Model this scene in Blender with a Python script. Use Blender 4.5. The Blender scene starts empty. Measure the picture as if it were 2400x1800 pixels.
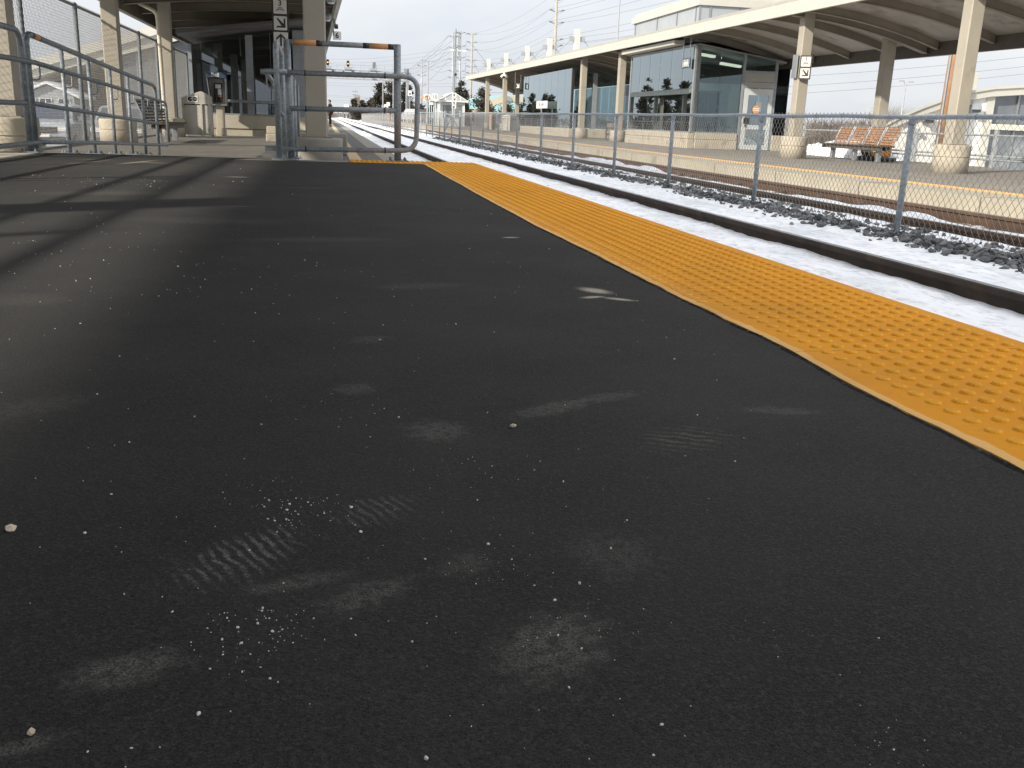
import bpy, bmesh, math, random
from mathutils import Vector, Matrix, Euler, Quaternion, noise as mnoise
random.seed(11)
R = math.radians
C = bpy.context.scene.collection
SC = bpy.context.scene

# ------------------------------------------------------------------ camera, sky, sun, exposure
cam_d = bpy.data.cameras.new('camera'); cam = bpy.data.objects.new('camera', cam_d); C.objects.link(cam)
cam_d.sensor_fit = 'HORIZONTAL'; cam_d.sensor_width = 36.0; cam_d.lens = 36.0 * 2213.0 / 2400.0
cam_d.clip_start = 0.02; cam_d.clip_end = 6000.0
_x = Vector((0.98176081, -0.18695705, 0.03453667)); _dn = Vector((-0.01750284, -0.26976452, -0.96276724)); _fw = Vector((0.18931289, 0.94460265, -0.26811651))
_m = Matrix((( _x.x, -_dn.x, -_fw.x), (_x.y, -_dn.y, -_fw.y), (_x.z, -_dn.z, -_fw.z)))
cam.matrix_world = Matrix.Translation((0, 0, 0.45)) @ _m.to_4x4()
SC.camera = cam
SC.view_settings.view_transform = 'Standard'; SC.view_settings.look = 'None'
SC.view_settings.exposure = 0.35; SC.view_settings.gamma = 1.0
try: SC.view_settings.use_curve_mapping = False
except Exception: pass
SC.cycles.max_bounces = 8; SC.cycles.transparent_max_bounces = 24
SC.cycles.use_denoising = True

SUN_DIR = Vector((-1.66, -1.08, 1.0)).normalized()          # towards the sun
SUN_EL = math.asin(SUN_DIR.z); SUN_AZ = math.atan2(SUN_DIR.x, SUN_DIR.y)
world = bpy.data.worlds.new('World'); SC.world = world; world.use_nodes = True
wn = world.node_tree; wn.nodes.clear()
def _wn(t, **kw):
    n = wn.nodes.new(t)
    for k, v in kw.items(): setattr(n, k, v)
    return n
sky = _wn('ShaderNodeTexSky', sky_type='NISHITA', sun_disc=False, sun_elevation=SUN_EL, sun_rotation=SUN_AZ, dust_density=2.0)
tc = _wn('ShaderNodeTexCoord'); sep = _wn('ShaderNodeSeparateXYZ'); wn.links.new(tc.outputs['Generated'], sep.inputs[0])
mp = _wn('ShaderNodeMapping'); mp.inputs['Scale'].default_value = (2.2, 2.2, 6.5); wn.links.new(tc.outputs['Generated'], mp.inputs[0])
nz = _wn('ShaderNodeTexNoise'); nz.inputs['Scale'].default_value = 1.7; nz.inputs['Detail'].default_value = 6; nz.inputs['Roughness'].default_value = 0.55
wn.links.new(mp.outputs[0], nz.inputs['Vector'])
cr = _wn('ShaderNodeMapRange'); cr.inputs[1].default_value = 0.32; cr.inputs[2].default_value = 0.66; cr.inputs[3].default_value = 0.0; cr.inputs[4].default_value = 1.0
wn.links.new(nz.outputs['Fac'], cr.inputs[0])
# cloud layer: paler and thicker where the noise is high, brighter overhead as an overcast sky is
el = _wn('ShaderNodeMapRange'); el.inputs[1].default_value = 0.0; el.inputs[2].default_value = 0.7; el.inputs[3].default_value = 0.0; el.inputs[4].default_value = 1.0
wn.links.new(sep.outputs['Z'], el.inputs[0])
c1 = _wn('ShaderNodeMix', data_type='RGBA'); c1.inputs[6].default_value = (6.7, 7.25, 8.1, 1); c1.inputs[7].default_value = (8.6, 8.85, 9.15, 1)
wn.links.new(cr.outputs[0], c1.inputs[0])
c2 = _wn('ShaderNodeMix', data_type='RGBA'); c2.inputs[7].default_value = (15.5, 15.7, 16.2, 1)
wn.links.new(el.outputs[0], c2.inputs[0]); wn.links.new(c1.outputs[2], c2.inputs[6])
mx = _wn('ShaderNodeMix', data_type='RGBA'); mx.inputs[0].default_value = 0.93
wn.links.new(sky.outputs[0], mx.inputs[6]); wn.links.new(c2.outputs[2], mx.inputs[7])
bg = _wn('ShaderNodeBackground'); bg.inputs['Strength'].default_value = 0.078
out = _wn('ShaderNodeOutputWorld'); wn.links.new(mx.outputs[2], bg.inputs[0]); wn.links.new(bg.outputs[0], out.inputs[0])

sun_d = bpy.data.lights.new('sun', 'SUN'); sun = bpy.data.objects.new('sun', sun_d); C.objects.link(sun)
sun_d.energy = 5.0; sun_d.angle = R(1.4); sun_d.color = (1.0, 0.92, 0.80)
sun.rotation_euler = (-SUN_DIR).to_track_quat('-Z', 'Y').to_euler()

# ------------------------------------------------------------------ node materials
def newmat(name):
    m = bpy.data.materials.new(name); m.use_nodes = True
    nt = m.node_tree; nt.nodes.clear()
    o = nt.nodes.new('ShaderNodeOutputMaterial'); b = nt.nodes.new('ShaderNodeBsdfPrincipled')
    nt.links.new(b.outputs[0], o.inputs[0])
    return m, nt, b, o
class N:
    """tiny node-graph helper"""
    def __init__(s, nt): s.nt = nt; s._oc = None
    def n(s, t, **kw):
        nd = s.nt.nodes.new(t)
        for k, v in kw.items(): setattr(nd, k, v)
        return nd
    def L(s, a, b): s.nt.links.new(a, b)
    def oc(s):
        if s._oc is None: s._oc = s.n('ShaderNodeTexCoord').outputs['Object']
        return s._oc
    def noise(s, scale, detail=4, rough=0.55, vec=None, stretch=None):
        v = vec or s.oc()
        if stretch:
            mpn = s.n('ShaderNodeMapping'); mpn.inputs['Scale'].default_value = stretch; s.L(v, mpn.inputs[0]); v = mpn.outputs[0]
        t = s.n('ShaderNodeTexNoise'); t.inputs['Scale'].default_value = scale; t.inputs['Detail'].default_value = detail; t.inputs['Roughness'].default_value = rough
        s.L(v, t.inputs['Vector']); return t.outputs['Fac']
    def vor(s, scale, feature='F1', vec=None, out='Distance'):
        t = s.n('ShaderNodeTexVoronoi', feature=feature); t.inputs['Scale'].default_value = scale; s.L(vec or s.oc(), t.inputs['Vector']); return t.outputs[out]
    def rng(s, v, a, b, c=0.0, d=1.0, smooth=False):
        t = s.n('ShaderNodeMapRange'); 
        if smooth: t.interpolation_type = 'SMOOTHSTEP'
        for i, x in enumerate((a, b, c, d)): t.inputs[i + 1].default_value = x
        s.L(v, t.inputs[0]); return t.outputs[0]
    def math(s, op, a, b=None):
        t = s.n('ShaderNodeMath', operation=op)
        for i, x in enumerate((a, b)):
            if x is None: continue
            if isinstance(x, (int, float)): t.inputs[i].default_value = x
            else: s.L(x, t.inputs[i])
        return t.outputs[0]
    def mix(s, f, a, b):
        t = s.n('ShaderNodeMix', data_type='RGBA')
        for i, x in ((0, f), (6, a), (7, b)):
            if isinstance(x, (int, float)): t.inputs[i].default_value = x
            elif isinstance(x, (tuple, list)): t.inputs[i].default_value = (*x, 1.0)
            else: s.L(x, t.inputs[i])
        return t.outputs[2]
    def bump(s, h, b, strength=0.3, dist=0.01):
        t = s.n('ShaderNodeBump'); t.inputs['Strength'].default_value = strength; t.inputs['Distance'].default_value = dist
        s.L(h, t.inputs['Height']); s.L(t.outputs[0], b.inputs['Normal'])
MATS = {}
def M(name, c1, c2=None, scale=8.0, rough=0.7, metal=0.0, bump=0.0, bscale=60.0, c3=None, s3=2.0, lo=0.35, hi=0.65, spec=0.5, stretch=None):
    """a surface whose colour wanders between two or three tones, with a fine bump"""
    if name in MATS: return MATS[name]
    m, nt, b, o = newmat(name); g = N(nt)
    c2 = c2 or tuple(x * 0.8 for x in c1)
    col = g.mix(g.rng(g.noise(scale, 5, 0.6, stretch=stretch), lo, hi), c1, c2)
    if c3: col = g.mix(g.rng(g.noise(s3, 6, 0.65, stretch=stretch), 0.56, 0.68), col, c3)
    g.L(col, b.inputs['Base Color'])
    r = g.rng(g.noise(scale * 2.3, 3), 0.3, 0.7, max(0.02, rough - 0.1), min(1.0, rough + 0.1)); g.L(r, b.inputs['Roughness'])
    b.inputs['Metallic'].default_value = metal; b.inputs['Specular IOR Level'].default_value = spec
    if bump: g.bump(g.noise(bscale, 4, 0.6), b, bump, 0.01)
    MATS[name] = m; return m
def glass_mat(name, tint, refl=0.1, gloss_col=(0.9, 0.95, 1.0), rough=0.0):
    m = bpy.data.materials.new(name); m.use_nodes = True; nt = m.node_tree; nt.nodes.clear(); g = N(nt)
    o = g.n('ShaderNodeOutputMaterial'); t = g.n('ShaderNodeBsdfTransparent'); gl = g.n('ShaderNodeBsdfGlossy'); mxs = g.n('ShaderNodeMixShader')
    gl.inputs['Color'].default_value = (*gloss_col, 1); gl.inputs['Roughness'].default_value = rough
    t.inputs['Color'].default_value = (*tint, 1)
    fr = g.n('ShaderNodeFresnel'); fr.inputs[0].default_value = 1.5
    f = g.math('MINIMUM', g.math('ADD', g.math('MULTIPLY', fr.outputs[0], 1.6), refl), 1.0)
    g.L(f, mxs.inputs[0]); g.L(t.outputs[0], mxs.inputs[1]); g.L(gl.outputs[0], mxs.inputs[2]); g.L(mxs.outputs[0], o.inputs[0])
    MATS[name] = m; return m
def emis(name, col, st):
    m = bpy.data.materials.new(name); m.use_nodes = True; nt = m.node_tree; nt.nodes.clear(); g = N(nt)
    o = g.n('ShaderNodeOutputMaterial'); e = g.n('ShaderNodeEmission'); e.inputs[0].default_value = (*col, 1); e.inputs[1].default_value = st
    g.L(e.outputs[0], o.inputs[0]); MATS[name] = m; return m

galv = M('galvanised_steel', (0.31, 0.345, 0.37), (0.20, 0.23, 0.255), 30, 0.5, 0.25, 0.06, 90, (0.42, 0.45, 0.46), 46)
galv_old = M('weathered_galvanised', (0.24, 0.27, 0.295), (0.14, 0.16, 0.18), 26, 0.55, 0.3, 0.12, 70, (0.40, 0.42, 0.43), 40)
wire = M('fence_wire', (0.32, 0.305, 0.28), (0.23, 0.22, 0.205), 10, 0.6, 0.1)
cream = M('cream_fascia', (0.475, 0.465, 0.415), (0.445, 0.435, 0.385), 1.2, 0.55, 0, 0.02, 20, (0.42, 0.41, 0.365), 0.7)
mast_m = M('mast_white', (0.56, 0.56, 0.54), (0.52, 0.52, 0.50), 2, 0.5)
beige = M('beige_painted_steel', (0.347, 0.316, 0.258), (0.316, 0.289, 0.239), 2.5, 0.55, 0, 0.03, 40, (0.277, 0.254, 0.212), 1.6)
beam_m = M('canopy_beam_paint', (0.25, 0.225, 0.18), (0.215, 0.19, 0.15), 2.0, 0.6)
deck_m = M('canopy_steel_deck', (0.37, 0.35, 0.32), (0.30, 0.28, 0.25), 1.3, 0.5, 0.0, 0.05, 25, (0.19, 0.17, 0.145), 0.9)
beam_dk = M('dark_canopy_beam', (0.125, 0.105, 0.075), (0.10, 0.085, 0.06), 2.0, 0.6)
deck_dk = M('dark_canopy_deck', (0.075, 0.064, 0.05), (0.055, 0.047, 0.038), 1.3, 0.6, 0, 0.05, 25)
conc = M('weathered_concrete', (0.431, 0.389, 0.308), (0.377, 0.339, 0.269), 3.0, 0.85, 0, 0.25, 45, (0.293, 0.254, 0.200), 2.2)
conc_shaded = M('stained_shaded_concrete', (0.308, 0.289, 0.254), (0.254, 0.239, 0.212), 3.5, 0.9, 0, 0.25, 45, (0.200, 0.181, 0.154), 2.6)  # darker copy for the shaded front base and step: stains plus painted shade
black_m = M('black_paint', (0.02, 0.021, 0.022), (0.03, 0.03, 0.03), 10, 0.5)
dark_steel = M('dark_brown_steel', (0.10, 0.085, 0.07), (0.075, 0.065, 0.055), 4, 0.55)
white_m = M('white_enamel', (0.72, 0.72, 0.70), (0.66, 0.66, 0.64), 4, 0.5)
offwhite = M('offwhite_sign', (0.62, 0.61, 0.56), (0.57, 0.56, 0.52), 4, 0.5)
alum = M('brushed_aluminium', (0.339, 0.354, 0.362), (0.277, 0.293, 0.300), 6, 0.38, 0.6)
mull = M('grey_mullion', (0.27, 0.29, 0.31), (0.22, 0.24, 0.26), 5, 0.5, 0.2)
orange = M('orange_band', (0.62, 0.30, 0.12), (0.52, 0.25, 0.10), 8, 0.6)
navy = M('navy_panel', (0.03, 0.05, 0.09), (0.025, 0.04, 0.075), 6, 0.45)
glass_far = glass_mat('station_glass', (0.78, 0.88, 0.89), 0.03, (0.7, 0.8, 0.83))
glass_refl = glass_mat('reflective_glass', (0.60, 0.68, 0.69), 0.32, (0.68, 0.76, 0.78))
glass_dark = glass_mat('dark_glass', (0.50, 0.54, 0.56), 0.13, (.6, .64, .68))
wood_red = M('bench_wood', (0.33, 0.185, 0.10), (0.25, 0.135, 0.07), 14, 0.6, 0, 0.1, 60, (0.42, 0.26, 0.15), 6, stretch=(1, 1, 8))
wood_dark = M('dark_bench_wood', (0.10, 0.07, 0.045), (0.065, 0.045, 0.03), 14, 0.7)
wood_pole = M('pole_wood', (0.385, 0.354, 0.308), (0.316, 0.293, 0.254), 3, 0.85, 0, 0.1, 30)
brown_pole = M('brown_pole_wood', (0.36, 0.21, 0.12), (0.28, 0.16, 0.09), 3, 0.8)
gantry_steel = M('gantry_steel', (0.30, 0.31, 0.33), (0.25, 0.26, 0.28), 3, 0.6)
far_steel = M('pale_steel', (0.36, 0.385, 0.40), (0.31, 0.33, 0.345), 3, 0.5, 0.2)
grey_wire = M('overhead_wire', (0.17, 0.175, 0.18), (0.14, 0.145, 0.15), 3, 0.6)

# ------------------------------------------------------------------ mesh builder and object helpers
WL = {}
class MB:
    def __init__(s): s.v = []; s.f = []; s.mi = []; s.sm = []; s.cur = 0; s.smooth = False
    def add(s, vs, fs):
        o = len(s.v); s.v += [tuple(v) for v in vs]
        for f in fs: s.f.append(tuple(i + o for i in f)); s.mi.append(s.cur); s.sm.append(s.smooth)
    def box(s, x0, x1, y0, y1, z0, z1, rot=None, piv=None):
        vs = [Vector((x, y, z)) for z in (z0, z1) for x, y in ((x0, y0), (x1, y0), (x1, y1), (x0, y1))]
        if rot:
            p = Vector(piv) if piv else sum(vs, Vector()) / 8; m = Euler(rot).to_matrix(); vs = [m @ (v - p) + p for v in vs]
        s.add(vs, [(3, 2, 1, 0), (4, 5, 6, 7), (0, 1, 5, 4), (1, 2, 6, 5), (2, 3, 7, 6), (3, 0, 4, 7)])
    def cbox(s, c, d, rot=None): s.box(c[0] - d[0] / 2, c[0] + d[0] / 2, c[1] - d[1] / 2, c[1] + d[1] / 2, c[2] - d[2] / 2, c[2] + d[2] / 2, rot)
    def rbox(s, x0, x1, y0, y1, z0, z1, b):
        """box with chamfered vertical and horizontal edges"""
        def ring(z, i): return [(x0 + b, y0 + i, z), (x1 - b, y0 + i, z), (x1 - i, y0 + b, z), (x1 - i, y1 - b, z), (x1 - b, y1 - i, z), (x0 + b, y1 - i, z), (x0 + i, y1 - b, z), (x0 + i, y0 + b, z)]
        vs = ring(z0, b * .6) + ring(z0 + b, 0) + ring(z1 - b, 0) + ring(z1, b * .6)
        fs = [tuple(range(7, -1, -1)), tuple(range(24, 32))]
        for k in range(3):
            for i in range(8): j = (i + 1) % 8; fs.append((k * 8 + i, k * 8 + j, k * 8 + 8 + j, k * 8 + 8 + i))
        s.add(vs, fs)
    def quad(s, *p): s.add(p, [tuple(range(len(p)))])
    def path(s, pts, r, n=8, caps=True, closed=False):
        """tube along a polyline; r may be a list"""
        pts = [Vector(p) for p in pts]; k = len(pts); vs = []; up = None
        for i, p in enumerate(pts):
            if closed: t = pts[(i + 1) % k] - pts[i - 1]
            else: t = (pts[min(i + 1, k - 1)] - pts[max(i - 1, 0)])
            t.normalize()
            if up is None: up = Vector((0, 0, 1)) if abs(t.z) < 0.9 else Vector((1, 0, 0))
            a = t.cross(up)
            if a.length < 1e-4: a = t.cross(Vector((0, 1, 0.3)))
            a.normalize(); b2 = a.cross(t); up = b2
            rr = r[i] if isinstance(r, (list, tuple)) else r
            for j in range(n): w = 2 * math.pi * (j + .5) / n; vs.append(p + a * (math.cos(w) * rr) + b2 * (math.sin(w) * rr))
        fs = []
        for i in range(k if closed else k - 1):
            for j in range(n): q = (j + 1) % n; i2 = (i + 1) % k; fs.append((i * n + j, i * n + q, i2 * n + q, i2 * n + j))
        if caps and not closed: fs.append(tuple(range(n))[::-1]); fs.append(tuple((k - 1) * n + j for j in range(n)))
        s.add(vs, fs)
    def tube(s, a, b, r, n=8, r2=None): s.path([a, b], [r, r if r2 is None else r2], n)
    def lathe(s, c, prof, n=24, ax='z'):
        vs = []; k = len(prof)
        for r, h in prof:
            for j in range(n):
                w = 2 * math.pi * j / n; x, y = r * math.cos(w), r * math.sin(w)
                vs.append({'z': (c[0] + x, c[1] + y, c[2] + h), 'x': (c[0] + h, c[1] + x, c[2] + y), 'y': (c[0] + x, c[1] + h, c[2] - y)}[ax])
        fs = [(i * n + j, i * n + (j + 1) % n, (i + 1) * n + (j + 1) % n, (i + 1) * n + j) for i in range(k - 1) for j in range(n)]
        if prof[0][0] > 1e-6: fs.append(tuple(range(n))[::-1])
        if prof[-1][0] > 1e-6: fs.append(tuple((k - 1) * n + j for j in range(n)))
        s.add(vs, fs)
    def prism(s, pts, O, U, V, d):
        """2-D outline in the plane (O, U, V), extruded by the vector d"""
        O, U, V, d = Vector(O), Vector(U), Vector(V), Vector(d); n = len(pts)
        a = [O + U * p[0] + V * p[1] for p in pts]
        s.add(a + [p + d for p in a], [tuple(range(n))[::-1], tuple(range(n, 2 * n))] + [(i, (i + 1) % n, n + (i + 1) % n, n + i) for i in range(n)])
    def text(s, body, size, O, U, V, d, align='CENTER', bold=0.0):
        cu = bpy.data.curves.new('t', 'FONT'); cu.body = body; cu.size = size; cu.align_x = align; cu.align_y = 'CENTER'; cu.extrude = 0; cu.offset = bold; cu.resolution_u = 4
        ob = bpy.data.objects.new('t', cu); C.objects.link(ob); dg = bpy.context.evaluated_depsgraph_get(); dg.update()
        me = ob.evaluated_get(dg).to_mesh(); O, U, V, d = Vector(O), Vector(U), Vector(V), Vector(d)
        vs = [O + U * v.co.x + V * v.co.y + d for v in me.vertices]; fs = [tuple(p.vertices) for p in me.polygons]
        ob.evaluated_get(dg).to_mesh_clear(); bpy.data.objects.remove(ob); bpy.data.curves.remove(cu); s.add(vs, fs)
    def build(s, name, mat, parent=None, local=False, loc=None, fix=True):
        me = bpy.data.meshes.new(name)
        off = Vector((0, 0, 0))
        if loc is not None: off = Vector(loc)
        elif parent is not None and not local: off = WL[parent.name]
        me.from_pydata([tuple(Vector(v) - off) for v in s.v], [], s.f)
        for mm in (mat if isinstance(mat, (list, tuple)) else [mat]): me.materials.append(mm)
        me.polygons.foreach_set('material_index', s.mi); me.polygons.foreach_set('use_smooth', s.sm)
        if fix:
            bm = bmesh.new(); bm.from_mesh(me); bmesh.ops.recalc_face_normals(bm, faces=bm.faces); bm.to_mesh(me); bm.free()
        me.update()
        o = bpy.data.objects.new(name, me); C.objects.link(o)
        if parent is not None: o.parent = parent; WL[o.name] = WL[parent.name]
        else: o.location = off; WL[o.name] = off
        return o
def tag(o, label=None, cat=None, group=None, kind=None):
    for k, v in (('label', label), ('category', cat), ('group', group), ('kind', kind)):
        if v: o[k] = v
    return o
def thing(name, label, cat, loc=(0, 0, 0), group=None, rz=0.0):
    o = bpy.data.objects.new(name, None); C.objects.link(o); o.location = loc; o.rotation_euler = (0, 0, rz); o.empty_display_size = 0.2
    WL[o.name] = Vector(loc); return tag(o, label, cat, group)
def copy_tree(o, parent=None):
    c = o.copy(); C.objects.link(c); c.parent = parent
    for ch in list(o.children): copy_tree(ch, c)
    return c
def P(name, mat, parent, fn, smooth=False, local=False, label=None):
    """part: fn fills a builder"""
    b = MB(); b.smooth = smooth; fn(b); o = b.build(name, mat, parent, local)
    if label: o['label'] = label
    return o
def PS(name, mat, parent, fns, smooth=False):
    """several alike parts, one object each"""
    for f in fns: P(name, mat, parent, f, smooth)
def BX(*q): return lambda b: b.box(*q)
def bent(pts, rad, seg=5):
    """round the inner corners of a polyline"""
    pts = [Vector(p) for p in pts]; o = [pts[0]]
    for i in range(1, len(pts) - 1):
        a, b, c = pts[i - 1], pts[i], pts[i + 1]; u = (a - b); v = (c - b); r = min(rad, u.length * .45, v.length * .45); p0 = b + u.normalized() * r; p1 = b + v.normalized() * r
        for k in range(seg + 1):
            t = k / seg; o.append(p0 * (1 - t) ** 2 + b * 2 * t * (1 - t) + p1 * t * t)
    o.append(pts[-1]); return o
# ------------------------------------------------------------------ ground, platforms, track bed
def fbm(x, y, z=0.0, s=1.0, o=4): return mnoise.fractal(Vector((x * s, y * s, z)), 0.9, 2.0, o)
# wide terrain with patchy snow and dull winter grass
m, nt, b, o_ = newmat('winter_ground'); g = N(nt)
c = g.mix(g.rng(g.noise(0.05, 6, 0.6), 0.42, 0.6), (0.23, 0.20, 0.15), (0.16, 0.145, 0.12)); c = g.mix(g.rng(g.noise(0.09, 7, 0.7), 0.5, 0.56), c, (0.78, 0.80, 0.83))
g.L(c, b.inputs['Base Color']); b.inputs['Roughness'].default_value = 0.9; g.bump(g.noise(2.0, 5), b, 0.4, 0.1)
def _g(bm): bm.quad((-3000, -3000, -1.3), (3000, -3000, -1.3), (3000, 3000, -1.3), (-3000, 3000, -1.3))
bb = MB(); _g(bb); tag(bb.build('ground', m), kind='structure')

# snow, ballast and slush of the track bed as one height field
m, nt, b, o_ = newmat('track_bed_snow'); g = N(nt); geo = g.n('ShaderNodeSeparateXYZ'); g.L(g.oc(), geo.inputs[0])
att = g.n('ShaderNodeVertexColor'); att.layer_name = 'bare'
n1 = g.noise(3.2, 7, 0.7, stretch=(1, 0.35, 1)); n2 = g.noise(14, 5, 0.65, stretch=(1, .5, 1))
bare = g.math('ADD', g.math('MULTIPLY', g.math('SUBTRACT', n1, 0.5), 1.25), g.math('MULTIPLY', g.math('SUBTRACT', n2, 0.5), 0.55))
sepc = g.n('ShaderNodeSeparateColor'); g.L(att.outputs['Color'], sepc.inputs[0])
bare = g.rng(g.math('ADD', bare, sepc.outputs[0]), 0.78, 0.88)
snowc = g.mix(g.rng(g.noise(5, 6, 0.7, stretch=(1, .3, 1)), 0.4, 0.72), (0.90, 0.915, 0.935), (0.74, 0.765, 0.80))
snowc = g.mix(g.math('MULTIPLY', g.rng(n2, 0.50, 0.68), .85), snowc, (0.50, 0.52, 0.54)); snowc = g.mix(g.math('MULTIPLY', g.rng(g.noise(1.6, 7, 0.72, stretch=(1, .4, 1)), .50, .64), .6), snowc, (0.52, 0.54, 0.57))
sp = g.math('MULTIPLY', g.rng(g.vor(34), 0.14, 0.06), g.rng(g.noise(5, 3), 0.50, 0.60)); snowc = g.mix(sp, snowc, (0.10, 0.10, 0.10))
rock = g.mix(g.rng(g.noise(30, 3), 0.35, 0.65), (0.075, 0.078, 0.08), (0.16, 0.155, 0.15))
rust = g.mix(g.rng(g.noise(18, 5), 0.4, 0.62), (0.15, 0.085, 0.05), (0.25, 0.15, 0.09))
rock = g.mix(sepc.outputs[1], rock, rust)
g.L(g.mix(bare, snowc, rock), b.inputs['Base Color']); b.inputs['Roughness'].default_value = 0.75
hh = g.math('ADD', g.math('MULTIPLY', g.noise(30, 5, 0.65), 0.5), g.math('MULTIPLY', g.vor(24), g.math('MULTIPLY', bare, 1.6))); g.bump(hh, b, 0.55, 0.03)
PROF = [(1.2, -.64), (1.75, -.60), (2.2, -.575), (2.44, -.555), (2.55, -.56), (2.72, -.545), (3.3, -.545), (3.7, -.54), (3.93, -.545), (4.05, -.54), (4.2, -.485), (4.6, -.495), (4.95, -.495), (5.2, -.485), (5.42, -.485), (5.62, -.495), (5.9, -.50), (6.22, -.51), (6.4, -.525), (6.58, -.52), (7.0, -.55), (7.5, -.57), (7.78, -.59), (8.0, -.57), (8.4, -.55), (8.75, -.56)]
def prof(x):
    for (a, za), (c, zc) in zip(PROF, PROF[1:]):
        if x <= c: t = (x - a) / (c - a); t = t * t * (3 - 2 * t); return za + (zc - za) * t
    return PROF[-1][1]
def zbed(x, y):
    h = prof(x) + 0.018 * fbm(x, y * .6, 3.1, 1.8) + 0.012 * fbm(x, y, 8, 7.0, 3)
    d = math.exp(-((x - 7.02) / .3) ** 2) * max(0.0, fbm(0, y, 5.5, 0.55, 2) + .10) * 0.24; h += min(d, .14)      # lumps of snow between the far rails
    for rx in (2.55, 4.05, 6.40, 7.80):
        if abs(x - rx) < .05: h = min(h, -.50)
    return h
def bareness(x, y):
    k = -.16 + .06 * math.exp(-((x - 1.9) / .25) ** 2) + (.30 * max(0, fbm(x * 1.5, y * .5, 6.6, 1.1, 4) - .25) if x < 3.9 else 0)
    k += .62 * math.exp(-((x - 5.34) / .17) ** 2) + .42 * math.exp(-((x - 5.92) / .07) ** 2)
    k += .30 * math.exp(-((x - 2.42) / .07) ** 2) + .24 * math.exp(-((x - 3.95) / .09) ** 2) * (1.6 if fbm(x, y, 1.3, .7, 3) > .1 else .8)
    if 13 < y < 19: k += .34 * math.exp(-((x - 2.95) / .3) ** 2) * math.exp(-((y - 15.6) / 1.8) ** 2)
    k += .75 / (1 + math.exp(-(x - 7.42) * 12)) - .30 / (1 + math.exp(-(x - 8.05) * 10)) + (.35 * math.exp(-((x - 6.72) / .2) ** 2) if y > 13 else 0)
    return k
xs = [1.2 + 0.08 * i for i in range(95)]; ys = []; y = -3.0
while y < 40: ys.append(y); y += 0.13 if y < 14 else 0.3
while y < 420: ys.append(y); y += 2.0 if y < 120 else 10
bb = MB(); nx = len(xs); bb.smooth = True
bb.add([(x, y, zbed(x, y)) for y in ys for x in xs], [(j * nx + i, j * nx + i + 1, (j + 1) * nx + i + 1, (j + 1) * nx + i) for j in range(len(ys) - 1) for i in range(nx - 1)])
bed = bb.build('track_bed', m, fix=False); ca = bed.data.color_attributes.new('bare', 'FLOAT_COLOR', 'POINT'); k = 0
buf = []
for y in ys:
    for x in xs: buf += [max(0.0, min(1.0, bareness(x, y) + .3)), 1.0 if x > 6.1 else 0.0, 0, 1]
ca.data.foreach_set('color', buf); tag(bed, kind='structure')

# loose ballast stones along the fence and far rail
stone_m = M('ballast_stone', (0.075, 0.08, 0.085), (0.16, 0.165, 0.17), 14, 0.85, 0, 0.3, 70, (0.25, 0.24, 0.225), 9)
ICO_V = []; ph = (1 + 5 ** .5) / 2
for a in (-1, 1):
    for c_ in (-ph, ph): ICO_V += [(0, a, c_), (a, c_, 0), (c_, 0, a)]
bmi = bmesh.new(); bmesh.ops.create_icosphere(bmi, subdivisions=1, radius=1); ICO_V = [v.co.copy() for v in bmi.verts]; ICO_F = [tuple(v.index for v in f.verts) for f in bmi.faces]; bmi.free()
def stone(bm, p, r, squash=.8, rough=.5):
    e = Euler((random.uniform(0, 6), random.uniform(0, 6), random.uniform(0, 6))).to_matrix(); sc = Vector((random.uniform(.7, 1.3), random.uniform(.7, 1.3), random.uniform(.5, .9)))
    vs = []
    for v in ICO_V:
        w = e @ (Vector((v.x * sc.x, v.y * sc.y, v.z * sc.z)) * (r * random.uniform(1 - rough, 1 + rough * .6))); vs.append(Vector(p) + Vector((w.x, w.y, w.z * squash)))
    bm.add(vs, ICO_F)
ROCKS = []
for _ in range(16):
    bmi = bmesh.new()
    for _k in range(11):
        d = Vector((random.gauss(0, 1), random.gauss(0, 1), random.gauss(0, 1))).normalized(); bmi.verts.new(Vector((d.x * 1.25, d.y, d.z * .8)) * random.uniform(.75, 1.1))
    r_ = bmesh.ops.convex_hull(bmi, input=bmi.verts); bmesh.ops.delete(bmi, geom=[v for v in bmi.verts if not v.link_faces], context='VERTS'); bmi.verts.index_update(); ROCKS.append(([v.co.copy() for v in bmi.verts], [tuple(v.index for v in f.verts) for f in bmi.faces])); bmi.free()
def rock(bm, p, r):
    V_, F_ = random.choice(ROCKS); e = Euler((random.uniform(-.5, .5), random.uniform(-.5, .5), random.uniform(0, 6.3))).to_matrix(); p = Vector(p); bm.cur = random.choice((0, 0, 1, 2)); bm.add([p + (e @ v) * r for v in V_], F_)
rock_l = M('pale_ballast', (0.17, 0.175, 0.18), (0.26, 0.26, 0.25), 14, 0.85, 0, 0.3, 70); rock_d = M('dark_ballast', (0.04, 0.042, 0.046), (0.085, 0.088, 0.09), 14, 0.8, 0, 0.3, 70)
bb = MB()
for i in range(6500):
    u = random.random(); y = 3.5 + 44 * u ** 1.9
    x = random.gauss(5.30, .13) if random.random() < .80 else random.gauss(5.93, .06)
    if fbm(x * 2, y, 2.2, .9, 3) < -.25 and random.random() < .8: continue
    r = random.uniform(.014, .036) if random.random() < .8 else random.uniform(.034, .052); rock(bb, (x, y, zbed(x, y) + r * .3 + random.random() * .05 * math.exp(-((x - 5.3) / .13) ** 2)), r)
for i in range(700):
    y = 6 + 34 * random.random() ** 1.6; x = random.uniform(7.92, 8.62)
    if fbm(x, y, 9.2, .8, 3) < -.02: continue
    r = random.uniform(.012, .032); rock(bb, (x, y, zbed(x, y) + r * .3), r)
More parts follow.
